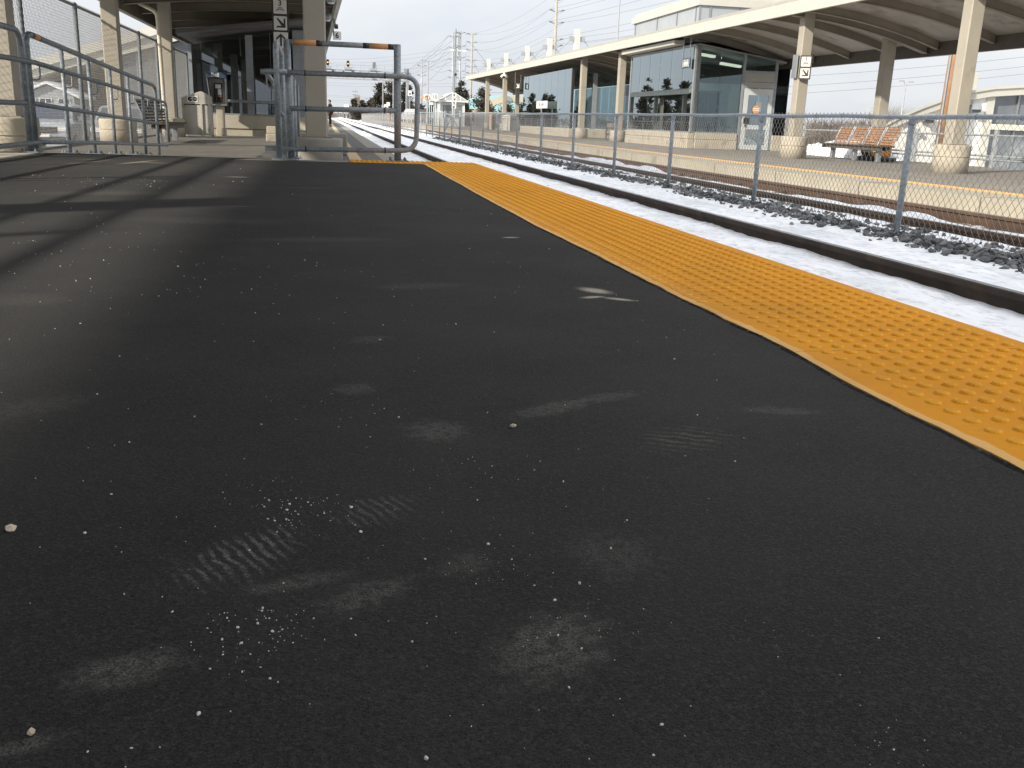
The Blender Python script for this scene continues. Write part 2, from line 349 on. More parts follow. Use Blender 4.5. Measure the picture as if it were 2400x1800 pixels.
for i in range(70):
    y = 14.2 + random.gauss(1.6, 1.2); x = random.gauss(2.95, .2); r = random.uniform(.01, .022); rock(bb, (x, y, zbed(x, y) + r * .2), r)
tag(bb.build('ballast_gravel', [stone_m, rock_l, rock_d]), 'loose dark grey ballast stones heaped along the foot of the track fence', 'gravel', kind='stuff')
bb = MB(); stone(bb, (3.93, 7.05, -.57), .05); tag(bb.build('ballast_stone', M('wet_black_stone', (.02, .02, .02), (.035, .035, .035), 20, .5), loc=(3.93, 7.05, -.60)), 'single black lump of stone lying against the near rail in the snow', 'stone')

# rails
rail_side = M('rusted_rail_side', (0.030, 0.021, 0.015), (0.055, 0.036, 0.024), 3, 0.8, 0.1, 0.2, 50, (0.075, 0.05, 0.033), 1.5)
rail_rust = M('brown_rail_side', (0.095, 0.052, 0.030), (0.065, 0.038, 0.023), 3, 0.85, 0.1, 0.2, 50, (0.13, 0.075, 0.045), 1.5)
rail_top = M('polished_rail_head', (0.30, 0.31, 0.32), (0.20, 0.20, 0.20), 2, 0.32, 0.85, stretch=(1, .1, 1))
RP = [(-.075, -.18), (-.075, -.168), (-.02, -.155), (-.009, -.14), (-.009, -.055), (-.036, -.038), (-.037, -.008), (-.030, 0), (.030, 0), (.037, -.008), (.036, -.038), (.009, -.055), (.009, -.14), (.02, -.155), (.075, -.168), (.075, -.18)]
def rail(x, label, side, shade=None):
    bb = MB(); y0, y1 = -3, 420; n = len(RP)
    bb.add([(x + a, y0, -.43 + h) for a, h in RP] + [(x + a, y1, -.43 + h) for a, h in RP], [])
    for i in range(n):
        j = (i + 1) % n; bb.f.append((i, j, n + j, n + i)); bb.mi.append(1 if i in (7,) else 0); bb.sm.append(False)
    o = bb.build('rail', [side, rail_top], loc=(x, 0, -.61)); tag(o, label, 'rail', 'running rails of the two tracks'); return o
rail(2.55, 'dark running rail mostly hidden under the raised platform edge, seen emerging beyond the gate', rail_side)
rail(4.05, 'dark running rail with polished head between the yellow strip and the fence', rail_side)
rail(6.40, 'brown running rail just beyond the chain-link fence', rail_rust)
rail(7.80, 'rust-brown running rail nearest the far platform edge', rail_rust)
bb = MB()
for i in range(40):
    y = 11 + i * .62
    if random.random() < .25: continue
    for dx in (-.1, .0): bb.box(7.69 + dx * .6, 7.74 + dx * .6, y + dx, y + .06 + dx, -.585, -.525)
tag(bb.build('rail_clips', dark_steel), 'row of small dark fastening clips at the foot of the rust-brown rail', 'rail clips', kind='stuff')

# ------------------------------------------------------------------ near platform
platm = M('platform_asphalt_old', (0.124, 0.114, 0.098), (0.168, 0.154, 0.130), 2.5, 0.9, 0, 0.5, 140, (0.216, 0.200, 0.168), 9)
plat_dk = M('platform_asphalt_track_side', (0.085, 0.082, 0.077), (0.11, 0.106, 0.10), 1.5, 0.85, 0, 0.4, 140, (0.14, 0.13, 0.115), 6)
edge_m = M('platform_edge_concrete', (0.264, 0.248, 0.212), (0.216, 0.200, 0.172), 2.5, 0.9, 0, 0.3, 50, (0.320, 0.296, 0.248), 5)
bb = MB()
bb.box(-5.0, -1.2, 10.35, 62, -.9, -.325); bb.cur = 1; bb.box(-1.2, 1.02, 10.35, 170, -.9, -.32); bb.box(-5.0, -1.2, 62, 170, -.9, -.321)
bb.cur = 2; bb.box(1.02, 1.42, 10.35, 170, -.9, -.316)
tag(bb.build('platform', [platm, plat_dk, edge_m]), kind='structure')
# ramp from the raised platform
def _ramp(b):
    b.quad((-2.6, 10.1, -.004), (-.55, 10.1, -.004), (-.55, 17.5, -.318), (-2.6, 17.5, -.318)); b.quad((-2.6, 10.1, -.004), (-2.6, 17.5, -.318), (-2.6, 17.5, -.5), (-2.6, 10.1, -.5)); b.quad((-.55, 10.1, -.004), (-.55, 10.1, -.5), (-.55, 17.5, -.5), (-.55, 17.5, -.318))
bb = MB(); _ramp(bb); tag(bb.build('ramp_surface', platm), kind='structure')
slab = MB(); slab.box(-2.98, 1.55, -4, 10.30, -.75, -.012); tag(slab.build('raised_platform', edge_m), kind='structure')
bb = MB(); bb.box(-2.98, -2.64, -4, 10.02, -.012, .012); bb.add([(-2.98, 10.02, -.012), (-2.62, 10.02, -.012), (-2.62, 17.6, -.335), (-2.98, 17.6, -.335), (-2.98, 10.02, -.8), (-2.62, 10.02, -.8), (-2.62, 17.6, -.8), (-2.98, 17.6, -.8)], [(0, 1, 2, 3), (4, 7, 6, 5), (0, 4, 5, 1), (1, 5, 6, 2), (2, 6, 7, 3), (3, 7, 4, 0)]); tag(bb.build('kerb', M('tan_kerb', (0.400, 0.352, 0.272), (0.344, 0.304, 0.240), 4, .85, 0, .2, 60, (0.288, 0.248, 0.192), 3)), kind='structure')

# fresh asphalt with scuffs, shoe prints, grit stains and a sunlit side painted lighter
m, nt, b, o_ = newmat('fresh_asphalt'); g = N(nt)
col = g.mix(g.rng(g.noise(2.2, 6, 0.62), 0.36, 0.66), (0.0175, 0.0175, 0.0178), (0.031, 0.0305, 0.0297))
agg = g.n('ShaderNodeTexVoronoi'); agg.inputs['Scale'].default_value = 300; g.L(g.oc(), agg.inputs['Vector']); ags = g.n('ShaderNodeSeparateColor'); g.L(agg.outputs['Color'], ags.inputs[0])
col = g.mix(g.math('MULTIPLY', g.rng(ags.outputs[0], .62, 1.0), .6), col, (0.060, 0.058, 0.055)); col = g.mix(g.math('MULTIPLY', g.rng(ags.outputs[1], .6, 1.0), .6), col, (0.008, 0.008, 0.008))
col = g.mix(g.math('MULTIPLY', g.rng(g.noise(0.7, 6, 0.65), 0.46, 0.72), 0.7), col, (0.047, 0.0445, 0.040))
col = g.mix(g.math('MULTIPLY', g.rng(g.noise(240, 2, 0.5), 0.54, 0.72), 0.6), col, (0.060, 0.058, 0.055))
col = g.mix(g.math('MULTIPLY', g.rng(g.noise(850, 2, 0.6), 0.52, 0.70), 0.75), col, (0.072, 0.070, 0.066))
col = g.mix(g.math('MULTIPLY', g.rng(g.noise(620, 2, 0.6), 0.48, 0.32), 0.8), col, (0.008, 0.008, 0.008))
col = g.mix(g.math('MULTIPLY', g.rng(g.vor(420), 0.22, 0.12), g.rng(g.noise(60, 2), 0.54, 0.66)), col, (0.012, 0.012, 0.012))
fine = g.noise(330, 3, 0.6); mid = g.noise(46, 5, 0.7)
grit = g.math('MULTIPLY', g.rng(g.noise(430, 3, 0.65), 0.40, 0.54), g.rng(g.noise(80, 5, 0.75), 0.36, 0.54))
def smudge_and_sunlit(col, cx, cy, a, b2, ang, k=.6, tone=(0.17, 0.165, 0.15), stripes=0.0, soft=.25, solid=False, sang=0.0):
    mpn = g.n('ShaderNodeMapping', vector_type='TEXTURE'); mpn.inputs['Location'].default_value = (cx, cy, 0); mpn.inputs['Rotation'].default_value = (0, 0, R(ang)); mpn.inputs['Scale'].default_value = (a, b2, 1)
    g.L(g.oc(), mpn.inputs[0]); ln = g.n('ShaderNodeVectorMath', operation='LENGTH'); g.L(mpn.outputs[0], ln.inputs[0])
    wob = g.math('ADD', ln.outputs['Value'], g.math('MULTIPLY', g.math('SUBTRACT', mid, .5), .35 if solid else 1.5))
    f = g.rng(wob, 1.0, soft, 0, k * (1.0 if solid else .62), True)
    if stripes:
        sx = g.n('ShaderNodeSeparateXYZ'); g.L(g.oc(), sx.inputs[0]); ca_, sa_ = math.cos(R(sang + 90)), math.sin(R(sang + 90))
        w = g.math('SINE', g.math('ADD', g.math('MULTIPLY', g.math('ADD', g.math('MULTIPLY', sx.outputs[0], ca_), g.math('MULTIPLY', sx.outputs[1], sa_)), 6.2832 / stripes), g.math('MULTIPLY', g.noise(28, 3), 9.0))); f = g.math('MULTIPLY', f, g.rng(w, -.15, .7))
    f = g.math('MULTIPLY', f, g.rng(fine, .30, .55) if solid else grit)
    return g.mix(f, col, tone)
SM = [(a_, b_, c_ * 1.3, d_ * 1.35, *r_) for a_, b_, c_, d_, *r_ in [(-.092, .944, .08, .042, 51, 1.0, (.24, .235, .22), .0125, .25, False, -63), (.052, 1.05, .06, .036, 43, .9, (.17, .165, .155), .0125, .25, False, -63), (-.171, .738, .05, .026, 15, .95), (.032, .841, .055, .024, 30, .7), (.19, .726, .07, .045, 46, .85), (.522, 1.265, .078, .05, 26, .85, (.16, .155, .13), .02, .25, False, -25), (.358, 1.436, .085, .028, 30, .8), (.465, 1.492, .075, .022, 18, .6), (.157, 1.336, .05, .05, 25, .75), (.738, 1.393, .07, .022, -10, .55), (-.222, .644, .028, .012, 20, .8), (-.71, 2.40, .09, .09, 76, .55), (.136, .896, .035, .024, 44, .5), (.045, 1.57, .04, .035, 35, .6), (-.039, .874, .055, .016, 15, .7), (.086, 1.949, .05, .03, 34, .5), (.30, .90, .05, .06, 10, .4), (-.45, 1.5, .10, .05, 40, .4), (.25, 2.6, .13, .05, 10, .4), (-.05, 3.6, .3, .07, 8, .4), (-.6, 4.2, .4, .12, -4, .35)]]
for s_ in SM: col = smudge_and_sunlit(col, *s_)
for s_ in ((-1.35, 5.0, 1.0, 3.6, 0, .6, (.074, .073, .069)), (-1.5, 8.2, 1.5, 1.9, 0, .6, (.080, .078, .073)), (-.75, 2.6, .5, 2.6, 8, .5, (.066, .065, .062)), (.735, 2.53, .075, .045, -60, 1.0, (.50, .45, .36)), (.70, 2.43, .05, .02, 20, 1.0, (.50, .45, .36)), (.765, 2.40, .06, .022, -35, 1.0, (.50, .45, .36)), (.722, 3.74, .05, .024, 10, 1.0, (.48, .44, .36)), (-1.946, 8.55, .53, .045, 80, 1.0, (.36, .31, .24)), (-1.584, 8.76, .58, .045, 78, 1.0, (.36, .31, .24)), (-1.473, 8.75, .2, .07, 0, .7, (.30, .26, .2)), (-1.98, 9.0, .22, .06, 0, .6, (.30, .26, .2)), (-1.30, 8.6, .2, .05, 0, .6, (.30, .26, .2)), (-.42, 4.87, .12, .012, 4, .7, (.2, .19, .17)), (-.62, 7.1, .12, .05, 4, .8, (.30, .29, .27)), (-.1, 6.2, .2, .04, 4, .5, (.15, .145, .135)), (-1.2, 5.5, .5, .2, 20, .5, (.11, .105, .095)), (-1.6, 6.5, .6, .3, 10, .5, (.10, .097, .09))):  # the broad first ellipses: dust that also paints the sunlit side lighter
    col = smudge_and_sunlit(col, *s_, 0.0, .2, True)
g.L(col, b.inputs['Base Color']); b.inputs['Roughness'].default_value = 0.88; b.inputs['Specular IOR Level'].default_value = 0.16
hh = g.math('ADD', g.math('ADD', g.math('MULTIPLY', g.noise(300, 3, 0.65), 1.0), g.math('MULTIPLY', g.noise(700, 2), 0.6)), g.math('MULTIPLY', g.vor(330), 0.5)); g.bump(hh, b, 0.5, 0.0022)
asph = m
INN = [(-4, .955), (.6, .956), (1.08, .957), (1.5, .948), (1.86, .962), (2.15, .95), (2.48, .942), (3.2, .936), (4.24, .92), (5.6, .925), (7.2, .94), (9.5, .962), (11, .962)]
def inner(y):
    for (a, xa), (c_, xc) in zip(INN, INN[1:]):
        if y <= c_: t = (y - a) / (c_ - a); t = t * t * (3 - 2 * t); return xa + (xc - xa) * t
    return .96
bb = MB(); rows = []; y = -4.0
while y < 9.72: rows.append(y); y += .008 if y < 3.5 else .04
rows.append(9.74)
vs = []; fs = []
for i, y in enumerate(rows):
    e = inner(y) - .0055 + .004 * fbm(0, y, 7.7, 9, 3) + .0022 * fbm(3, y, 1.7, 70, 3); vs += [(-2.645 - (.02 * fbm(1, y, 3, 1.5, 3)), y, 0), (e - .006, y, 0), (e - .0015, y, -.002), (e + .001, y, -.012)]
    if i: k = (i - 1) * 4; fs += [(k, k + 1, k + 5, k + 4), (k + 1, k + 2, k + 6, k + 5), (k + 2, k + 3, k + 7, k + 6)]
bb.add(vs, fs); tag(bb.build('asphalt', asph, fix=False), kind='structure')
# last stretch of asphalt, behind which the ramp starts: its edge wanders
bb = MB(); n = 60; vs = []
for i in range(n + 1):
    x = -2.645 + i * (2.9 / n); yb = 10.02 + .35 * max(0, min(1, (x + 2.7) / .5)) * max(0, min(1, (-.9 - x) / .5)) + .03 * fbm(x, 0, 4, 3, 3) - (.30 if x > -.9 else 0); vs += [(x, 9.74, 0), (x, max(9.76, yb), -.001 - max(0, yb - 10.1) * .042)]
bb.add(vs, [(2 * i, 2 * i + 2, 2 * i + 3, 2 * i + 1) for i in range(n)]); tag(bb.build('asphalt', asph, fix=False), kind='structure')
bb = MB(); bb.box(.86, .985, -4, 9.72, -.0119, -.008); tag(bb.build('joint_surface', M('joint_bitumen', (.008, .008, .008), (.015, .014, .013), 40, .6)), kind='structure')

# ragged bitumen squeezed up between asphalt and strip
bb = MB(); vs = []; fs = []; y = -2.0; i = 0
while y < 9.7:
    e = inner(y) - .004 + .005 * fbm(0, y, 7.7, 9, 3); a = .0002 + .005 * max(0, fbm(2, y, 1.1, 45, 5)); c_ = .0004 + .0060 * max(0, fbm(4, y, 9.1, 55, 5) - .1); z = .003 + .0016 * fbm(7, y, 3, 90, 3)
    if fbm(1, y, 4.4, 5.5, 3) < -.25: c_ = .0006; z = .002
    vs += [(e - a - .004, y, -.003), (e - a * .6, y, z * .55), (e + c_ * .6, y, z), (e + c_, y, -.004)]
    if i: k = (i - 1) * 4; fs += [(k + j, k + j + 1, k + j + 5, k + j + 4) for j in range(3)]
    i += 1; y += .005 if y < 3 else .015
bb.add(vs, fs); tag(bb.build('joint_surface', MATS['joint_bitumen'], fix=False), kind='structure')
# yellow tactile strip: ribbed sheet with truncated domes
m, nt, b, o_ = newmat('yellow_tactile'); g = N(nt); sx = g.n('ShaderNodeSeparateXYZ'); g.L(g.oc(), sx.inputs[0])
col = g.mix(g.rng(g.noise(3.0, 6, .65), .35, .7), (0.78, 0.318, 0.006), (0.70, 0.278, 0.005))
at = g.n('ShaderNodeVertexColor'); at.layer_name = 'wear'; sc_ = g.n('ShaderNodeSeparateColor'); g.L(at.outputs['Color'], sc_.inputs[0])
wear = g.rng(g.math('ADD', sc_.outputs[0], g.math('MULTIPLY', g.math('SUBTRACT', g.noise(30, 5, .7), .5), .55)), .42, .60)
col = g.mix(wear, col, (0.80, 0.47, 0.16))
col = g.mix(g.math('MULTIPLY', sc_.outputs[1], .65), col, (0.90, 0.50, 0.075))  # second channel paints a highlight round each dome rim
spk = g.math('MULTIPLY', g.rng(g.vor(55), .05, .03), g.rng(g.noise(7, 2), .6, .64)); col = g.mix(spk, col, (.06, .045, .02))
dirt = g.math('MULTIPLY', g.rng(g.noise(1.4, 7, .7), .50, .72), .55); col = g.mix(dirt, col, (.44, .21, .03)); col = g.mix(g.math('MULTIPLY', g.rng(g.noise(26, 5, .75), .58, .70), .35), col, (.36, .19, .045)); seam = g.math('ABSOLUTE', g.math('SUBTRACT', g.math('FRACT', g.math('MULTIPLY', sx.outputs[1], 1 / 1.19)), .5)); col = g.mix(g.math('MULTIPLY', g.rng(seam, .0016, .0008), g.rng(g.noise(9, 3), .35, .5)), col, (.16, .085, .02))
g.L(col, b.inputs['Base Color']); b.inputs['Roughness'].default_value = .7; b.inputs['Specular IOR Level'].default_value = .12
wv = g.n('ShaderNodeTexWave', wave_type='BANDS', bands_direction='Y'); wv.inputs['Scale'].default_value = 62; g.L(g.oc(), wv.inputs[0]); g.bump(wv.outputs['Fac'], b, .35, .002)
yel = m
bb = MB(); wear_highlight_v = []
def padd(vs, fs, w): bb.add(vs, fs); wear_highlight_v.extend(w)
rows = [-4 + .04 * i for i in range(345)]; rows = [y for y in rows if y < 9.76] + [9.76]; vs = []; fs = []; w = []
for i, y in enumerate(rows):
    e = inner(y) + .004 * fbm(3, y, 2.7, 11, 3); z = .003 + .002 * fbm(0, y, 6, 2, 2)
    e2 = e + .010 + .014 * abs(fbm(5, y, 1.7, 26, 3)); vs += [(e, y, -.012), (e, y, z), (e2, y, z + .001), (e2 + .012, y, .004), (1.555, y, .004), (1.562, y, .001), (1.562, y, -.05)]; w += [(.5, 0), (.92, 0), (.78, 0), (.18, 0), (.05, 0), (.3, 0), (.3, 0)]
    if i: k = (i - 1) * 7; fs += [(k + j, k + j + 1, k + j + 8, k + j + 7) for j in range(6)]
padd(vs, fs, w)
# the leg across the end of the platform
padd([(.24, 9.74, .0035), (1.562, 9.762, .0035), (1.562, 10.28, .0035), (.24, 10.26, .0035), (.24, 9.74, -.012), (1.562, 9.762, -.012), (1.562, 10.28, -.05), (.24, 10.26, -.05)], [(0, 1, 2, 3), (0, 4, 5, 1), (1, 5, 6, 2), (2, 6, 7, 3), (3, 7, 4, 0)], [(.05, 0)] * 8)
def dome(x, y, n, wr):
    z0 = .004; hgt = .0056 * (1 - .55 * wr); v = []; q = []
    for r, h, c_ in ((.0150, 0, (wr * .5, .0)), (.0118, hgt * .75, (wr * .55, 1)), (.0098, hgt, (wr * .6, .55)), (.006, hgt * .93, (wr * .4, .1))):
        for j in range(n): a = 2 * math.pi * j / n; v.append((x + r * math.cos(a), y + r * math.sin(a), z0 + h)); q.append(c_)
    f = [(i * n + j, i * n + (j + 1) % n, (i + 1) * n + (j + 1) % n, (i + 1) * n + j) for i in range(3) for j in range(n)]; f.append(tuple(3 * n + j for j in range(n))); padd(v, f, q)
DP = .0520
for i in range(12):
    for j in range(int(13.9 / DP)):
        y = -3.9 + j * DP; x = .965 + i * DP + .012
        if y < .7 or y > 9.72 or x > 1.548: continue
        if x - .0165 < inner(y) + .014: continue
        dome(x, y, 12 if y < 4 else 8, max(0, .9 - i * .35))
for i in range(25):
    for j in range(9):
        x = .27 + i * DP; y = 9.80 + j * DP
        if x < 1.55: dome(x, y, 6, 0)
st = bb.build('tactile_strip', yel, fix=False); ca = st.data.color_attributes.new('wear', 'FLOAT_COLOR', 'POINT'); ca.data.foreach_set('color', [q for a in wear_highlight_v for q in (a[0], a[1], 0, 1)])
st.data.polygons.foreach_set('use_smooth', [False] * len(st.data.polygons)); tag(st, 'yellow tactile paving strip with raised domes along the raised platform edge', 'tactile paving')

# salt grains and small stones on the asphalt
salt = M('road_salt', (.72, .73, .72), (.60, .58, .53), 60, .6); bb = MB()
def grain(x, y, r): stone(bb, (x, y, r * .35), r, .8, .2)
for i in range(330):
    y = math.exp(random.uniform(math.log(.52), math.log(8.5))); x = random.uniform(-.55, .5) * y
    if not (-2.5 < x < .93): continue
    grain(x, y, (.0006 if random.random() < .75 else .0012) * random.uniform(.7, 1.2) * (1 + .22 * y))
for cx, cy, sx_, n, r in ((-.034, 1.052, .028, 70, .0011), (-.069, .778, .034, 120, .0009), (.185, 1.163, .04, 26, .0008), (.153, .886, .03, 45, .0006), (.22, .755, .03, 30, .0006), (.41, .708, .03, 14, .0006), (.419, .557, .02, 26, .0006), (.044, 1.452, .04, 20, .0008), (-.08, 1.12, .05, 40, .0008), (-1.15, 6.2, .26, 70, .0019), (-1.75, 6.6, .16, 30, .0024), (-1.4, 4.2, .4, 50, .0018), (-.3, 2.6, .25, 60, .0015), (-.75, 3.2, .35, 60, .0018)):
    for i in range(n): grain(random.gauss(cx, sx_), random.gauss(cy, sx_ * 1.1), r * min(1.9, math.exp(random.gauss(-.45, .5))))
for x, y in ((-.266, 1.018), (.168, .939), (.245, .838), (.104, 1.405), (-.104, .666), (.064, .588), (.296, 1.114), (.284, 2.092), (.104, 1.94), (-.203, 1.432), (.212, .807), (.681, 1.746)): grain(x, y, .0023 * random.uniform(.8, 1.3))
tag(bb.build('salt_grains', salt), 'white road salt grains scattered over the black asphalt', 'salt', kind='stuff')
peb = M('tan_pebble', (.58, .47, .32), (.66, .58, .46), 90, .8, 0, .2, 120)
for x, y, r, lab in ((-.346, 1.035, .0062, 'angular tan pebble on the asphalt close to the left border'), (.273, 1.342, .0058, 'pale rounded pebble alone on the asphalt in the middle'), (-.222, .658, .0036, 'round cream pebble on the asphalt near the lower left corner')):
    bb = MB(); stone(bb, (x, y, r * .5), r, .8, .25); tag(bb.build('pebble', peb, loc=(x, y, 0)), lab, 'pebble', 'pebbles on the asphalt')

# ------------------------------------------------------------------ far platform
fplat = M('far_platform_asphalt', (0.211, 0.190, 0.158), (0.169, 0.151, 0.127), 1.3, 0.9, 0, 0.3, 60, (0.253, 0.232, 0.197), 3, stretch=(1, .35, 1))
pface = M('far_platform_concrete', (0.333, 0.298, 0.227), (0.294, 0.262, 0.202), 1.6, 0.85, 0, 0.2, 40, (0.230, 0.205, 0.160), 1.2)
ylw2 = M('faded_yellow_line', (0.74, 0.40, 0.11), (0.62, 0.34, 0.10), 6, 0.7, 0, 0, 60, (0.60, 0.42, 0.24), 12)
bb = MB(); bb.box(9.62, 17.9, -6, 170, -1.3, -.324); bb.cur = 1; bb.box(8.62, 9.62, -6, 170, -1.3, -.318)
bb.cur = 2; bb.box(9.56, 9.90, -6, 170, -.3175, -.3135); bb.cur = 3
for k in range(26): bb.box(8.612, 9.559, 2.3 + k * 3.05, 2.318 + k * 3.05, -1.2, -.3155)
tag(bb.build('far_platform', [fplat, pface, ylw2, M('expansion_joint', (.11, .10, .085), (.15, .135, .11), 8, .9)]), kind='structure')
bb = MB(); bb.box(.42, .64, 10.6, 170, -.32, -.315); tag(bb.build('platform_line', M('tan_tactile_line', (.42, .34, .22), (.50, .37, .20), 10, .8, 0, .3, 90, (.36, .31, .24), 14)), kind='structure')
# car park beyond the near platform
bb = MB(); bb.box(-120, -5.4, 5, 150, -1.4, -1.12); tag(bb.build('car_park', M('car_park_slush', (.34, .33, .31), (.55, .55, .55), .25, .85, 0, .2, 4, (.75, .76, .78), .4)), kind='structure')
# ------------------------------------------------------------------ canopies
def canopy(label, xf, xb, zf, zb, y0, y1, cols, base_z, raft, name='platform_canopy', bulge=.16, plat=-.32, masts=(), bm_=None, dk_=None):
    bm_ = bm_ or beam_m; dk_ = dk_ or deck_m
    # xf/xb/zf/zb: functions of y giving the front and back edge and their underside heights
    t = thing(name, label, 'canopy', (xf(y0), y0, plat)); K = 10
    def under(y, s, off=0.0):
        f = .30; zt = (zf(y) + f) * (1 - s) + (zb(y) + .34) * s + bulge * 4 * s * (1 - s); return Vector((xf(y) * (1 - s) + xb(y) * s, y, zt + off))
    ysn = [y0 + (y1 - y0) * i / 24 for i in range(25)]
    def deck(b):
        vs = []; fs = []; n = K + 1
        for off in (0, .09):
            for y in ysn: vs += [under(y, s / K, off) for s in range(n)]
        L = len(ysn) * n
        for i in range(len(ysn) - 1):
            for s in range(K): a = i * n + s; fs += [(a, a + 1, a + n + 1, a + n), (L + a, L + a + n, L + a + n + 1, L + a + 1)]
        for s in range(K): fs += [(s, L + s, L + s + 1, s + 1)]; a = (len(ysn) - 1) * n + s; fs += [(a, a + 1, L + a + 1, L + a)]
        b.add(vs, fs)
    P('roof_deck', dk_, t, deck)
    sg = 1 if xb(0) > xf(0) else -1
    def fascia(b):
        for i in range(len(ysn) - 1):
            ya, yb = ysn[i] + .004, ysn[i + 1] - .004
            for lo, hi, w in ((0, .34, .09), (.345, .41, .13)):
                v = []
                for y in (ya, yb):
                    x = xf(y); v += [(x - sg * .02, y, zf(y) + lo), (x + sg * w, y, zf(y) + lo), (x + sg * w, y, zf(y) + hi), (x - sg * (.02 if lo == 0 else .045), y, zf(y) + hi)]
                b.add(v, [(0, 1, 2, 3), (4, 7, 6, 5), (0, 4, 5, 1), (1, 5, 6, 2), (2, 6, 7, 3), (3, 7, 4, 0)])
    P('front_fascia', cream, t, fascia)
    def endcap(b, y):
        pts = [under(y, s / K, .10) for s in range(K + 1)] + [under(y, s / K, -.24) for s in range(K, -1, -1)]
        d = Vector((0, -.05 if y == y0 else .05, 0)); n = len(pts); b.add(pts + [p + d for p in pts], [tuple(range(n)), tuple(range(2 * n - 1, n - 1, -1))] + [(i, (i + 1) % n, n + (i + 1) % n, n + i) for i in range(n)])
    PS('end_fascia', cream, t, [lambda b: endcap(b, y0), lambda b: endcap(b, y1)])
    def back(b):
        for ya, yb in ((y0, (y0 + y1) / 2), ((y0 + y1) / 2, y1)):
            v = []
            for y in (ya, yb):
                x = xb(y); v += [(x - sg * .10, y, zb(y)), (x + sg * .06, y, zb(y)), (x + sg * .06, y, zb(y) + .40), (x - sg * .10, y, zb(y) + .40)]
            b.add(v, [(0, 1, 2, 3), (4, 7, 6, 5), (0, 4, 5, 1), (1, 5, 6, 2), (2, 6, 7, 3), (3, 7, 4, 0)])
    P('gutter_beam', dark_steel if sg > 0 else bm_, t, back)
    rys = []; y = y0 + .6
    while y < y1: rys.append(y); y += raft
    def rafter(b, y, w, d):
        top = [under(y, .03 + s / K * .94, -.002) for s in range(K + 1)]; bot = [p - Vector((0, 0, d)) for p in top]
        for p, q in ((0, K),): pass
        pts = top + bot[::-1]; n = len(pts); a = [p + Vector((0, -w / 2, 0)) for p in pts]; c = [p + Vector((0, w / 2, 0)) for p in pts]
        fl = [bot[i] + Vector((0, 0, 0)) for i in range(K + 1)]
        b.add(a + c, [tuple(range(n)), tuple(range(2 * n - 1, n - 1, -1))] + [(i, (i + 1) % n, n + (i + 1) % n, n + i) for i in range(n)])
        v = [];                                                           # bottom flange
        for p in fl: v += [p + Vector((0, -w * .9, -.012)), p + Vector((0, w * .9, -.012)), p + Vector((0, w * .9, -.001)), p + Vector((0, -w * .9, -.001))]
        f = [(0, 1, 2, 3), tuple(4 * K + j for j in (3, 2, 1, 0))]
        for i in range(K):
            for j in range(4): f.append((i * 4 + j, i * 4 + (j + 1) % 4, i * 4 + 4 + (j + 1) % 4, i * 4 + 4 + j))
        b.add(v, f)
    for y in rys:
        if y > 100: continue
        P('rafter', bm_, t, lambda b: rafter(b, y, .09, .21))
    for cx, cy, bz in cols:
        s = (cx - xf(cy)) / (xb(cy) - xf(cy)); zt = under(cy, s).z
        def col(b):
            w = .16
            b.rbox(cx - w, cx + w, cy - w, cy + w, bz, zt, .02)
        c = P('column', beige, t, col)
        def base(b):
            b.smooth = True; zm = plat + (bz - plat) * .56
            b.lathe((cx, cy, 0), [(.385, plat - .01), (.385, zm - .016), (.385, zm - .012), (.367, zm - .011), (.367, zm - .008), (.367, zm + .008), (.367, zm + .011), (.385, zm + .012), (.385, zm + .016), (.385, bz - .034), (.384, bz - .026), (.376, bz - .008), (.362, bz - .001), (.35, bz), (.3, bz), (0, bz)], 40)
        P('concrete_base', conc_shaded if cx == -.13 else conc, c, base)
        P('bolt_plate', beam_m, c, lambda b: b.box(cx - .22, cx + .22, cy - .22, cy + .22, bz, bz + .02))
        P('beam', bm_, t, lambda b: rafter(b, cy, .15, .30)) if abs(s) < .6 else None
    for my in masts:
        mxx = xf(my) + sg * 1.9; zt = under(my, .4).z + .05
        mm_ = P('mast', mast_m, t, lambda b: b.rbox(mxx - .17, mxx + .17, my - .17, my + .17, zt, 5.87, .015))
        def stay(b):
            for d in (-1, 1):
                b.cbox((mxx + d * .33, my, 5.32), (.30, .20, .26)); b.tube((mxx + d * .42, my, 5.26), (mxx + d * 1.75, my, zt - .05 + (.12 if d * sg < 0 else -.1)), .03, 6)
        P('stay_rods', far_steel, mm_, stay)
    return t, under
Z_R = lambda y: 3.48 + .0055 * y
canR, underR = canopy('long cream-edged canopy with curved roof over the far platform', lambda y: 13.0, lambda y: 17.6, Z_R, lambda y: 2.66 + .002 * y, 6.0, 92.0,
    [(13.6, 11.7, .28), (13.6, 19.3, .28), (13.6, 26.75, .30), (13.6, 44.5, .19), (13.6, 51.4, .20), (13.6, 74.8, .25), (13.6, 83.0, .25), (16.6, 27.3, .3), (16.5, 84.5, .25), (16.6, 19.3, .3)], 0, 2.45,
    masts=(58.3, 65.6, 73.0, 81.7, 90.6))
canL, underL = canopy('dark-bellied canopy with beige columns over the near platform', lambda y: .445 - .0158 * (y - 25.5), lambda y: -5.31, lambda y: 3.2, lambda y: 2.92, -40.0, 49.3,
    [(-.13, 15.0, .11), (-4.4, 15.0, .26), (-4.4, 22.4, .20), (-4.4, 29.8, .20), (-4.4, 2.6, .26), (-4.4, 8.8, .26), (-.25, 37.5, .15)], 0, 2.5, bulge=.13, bm_=beam_dk, dk_=deck_dk)
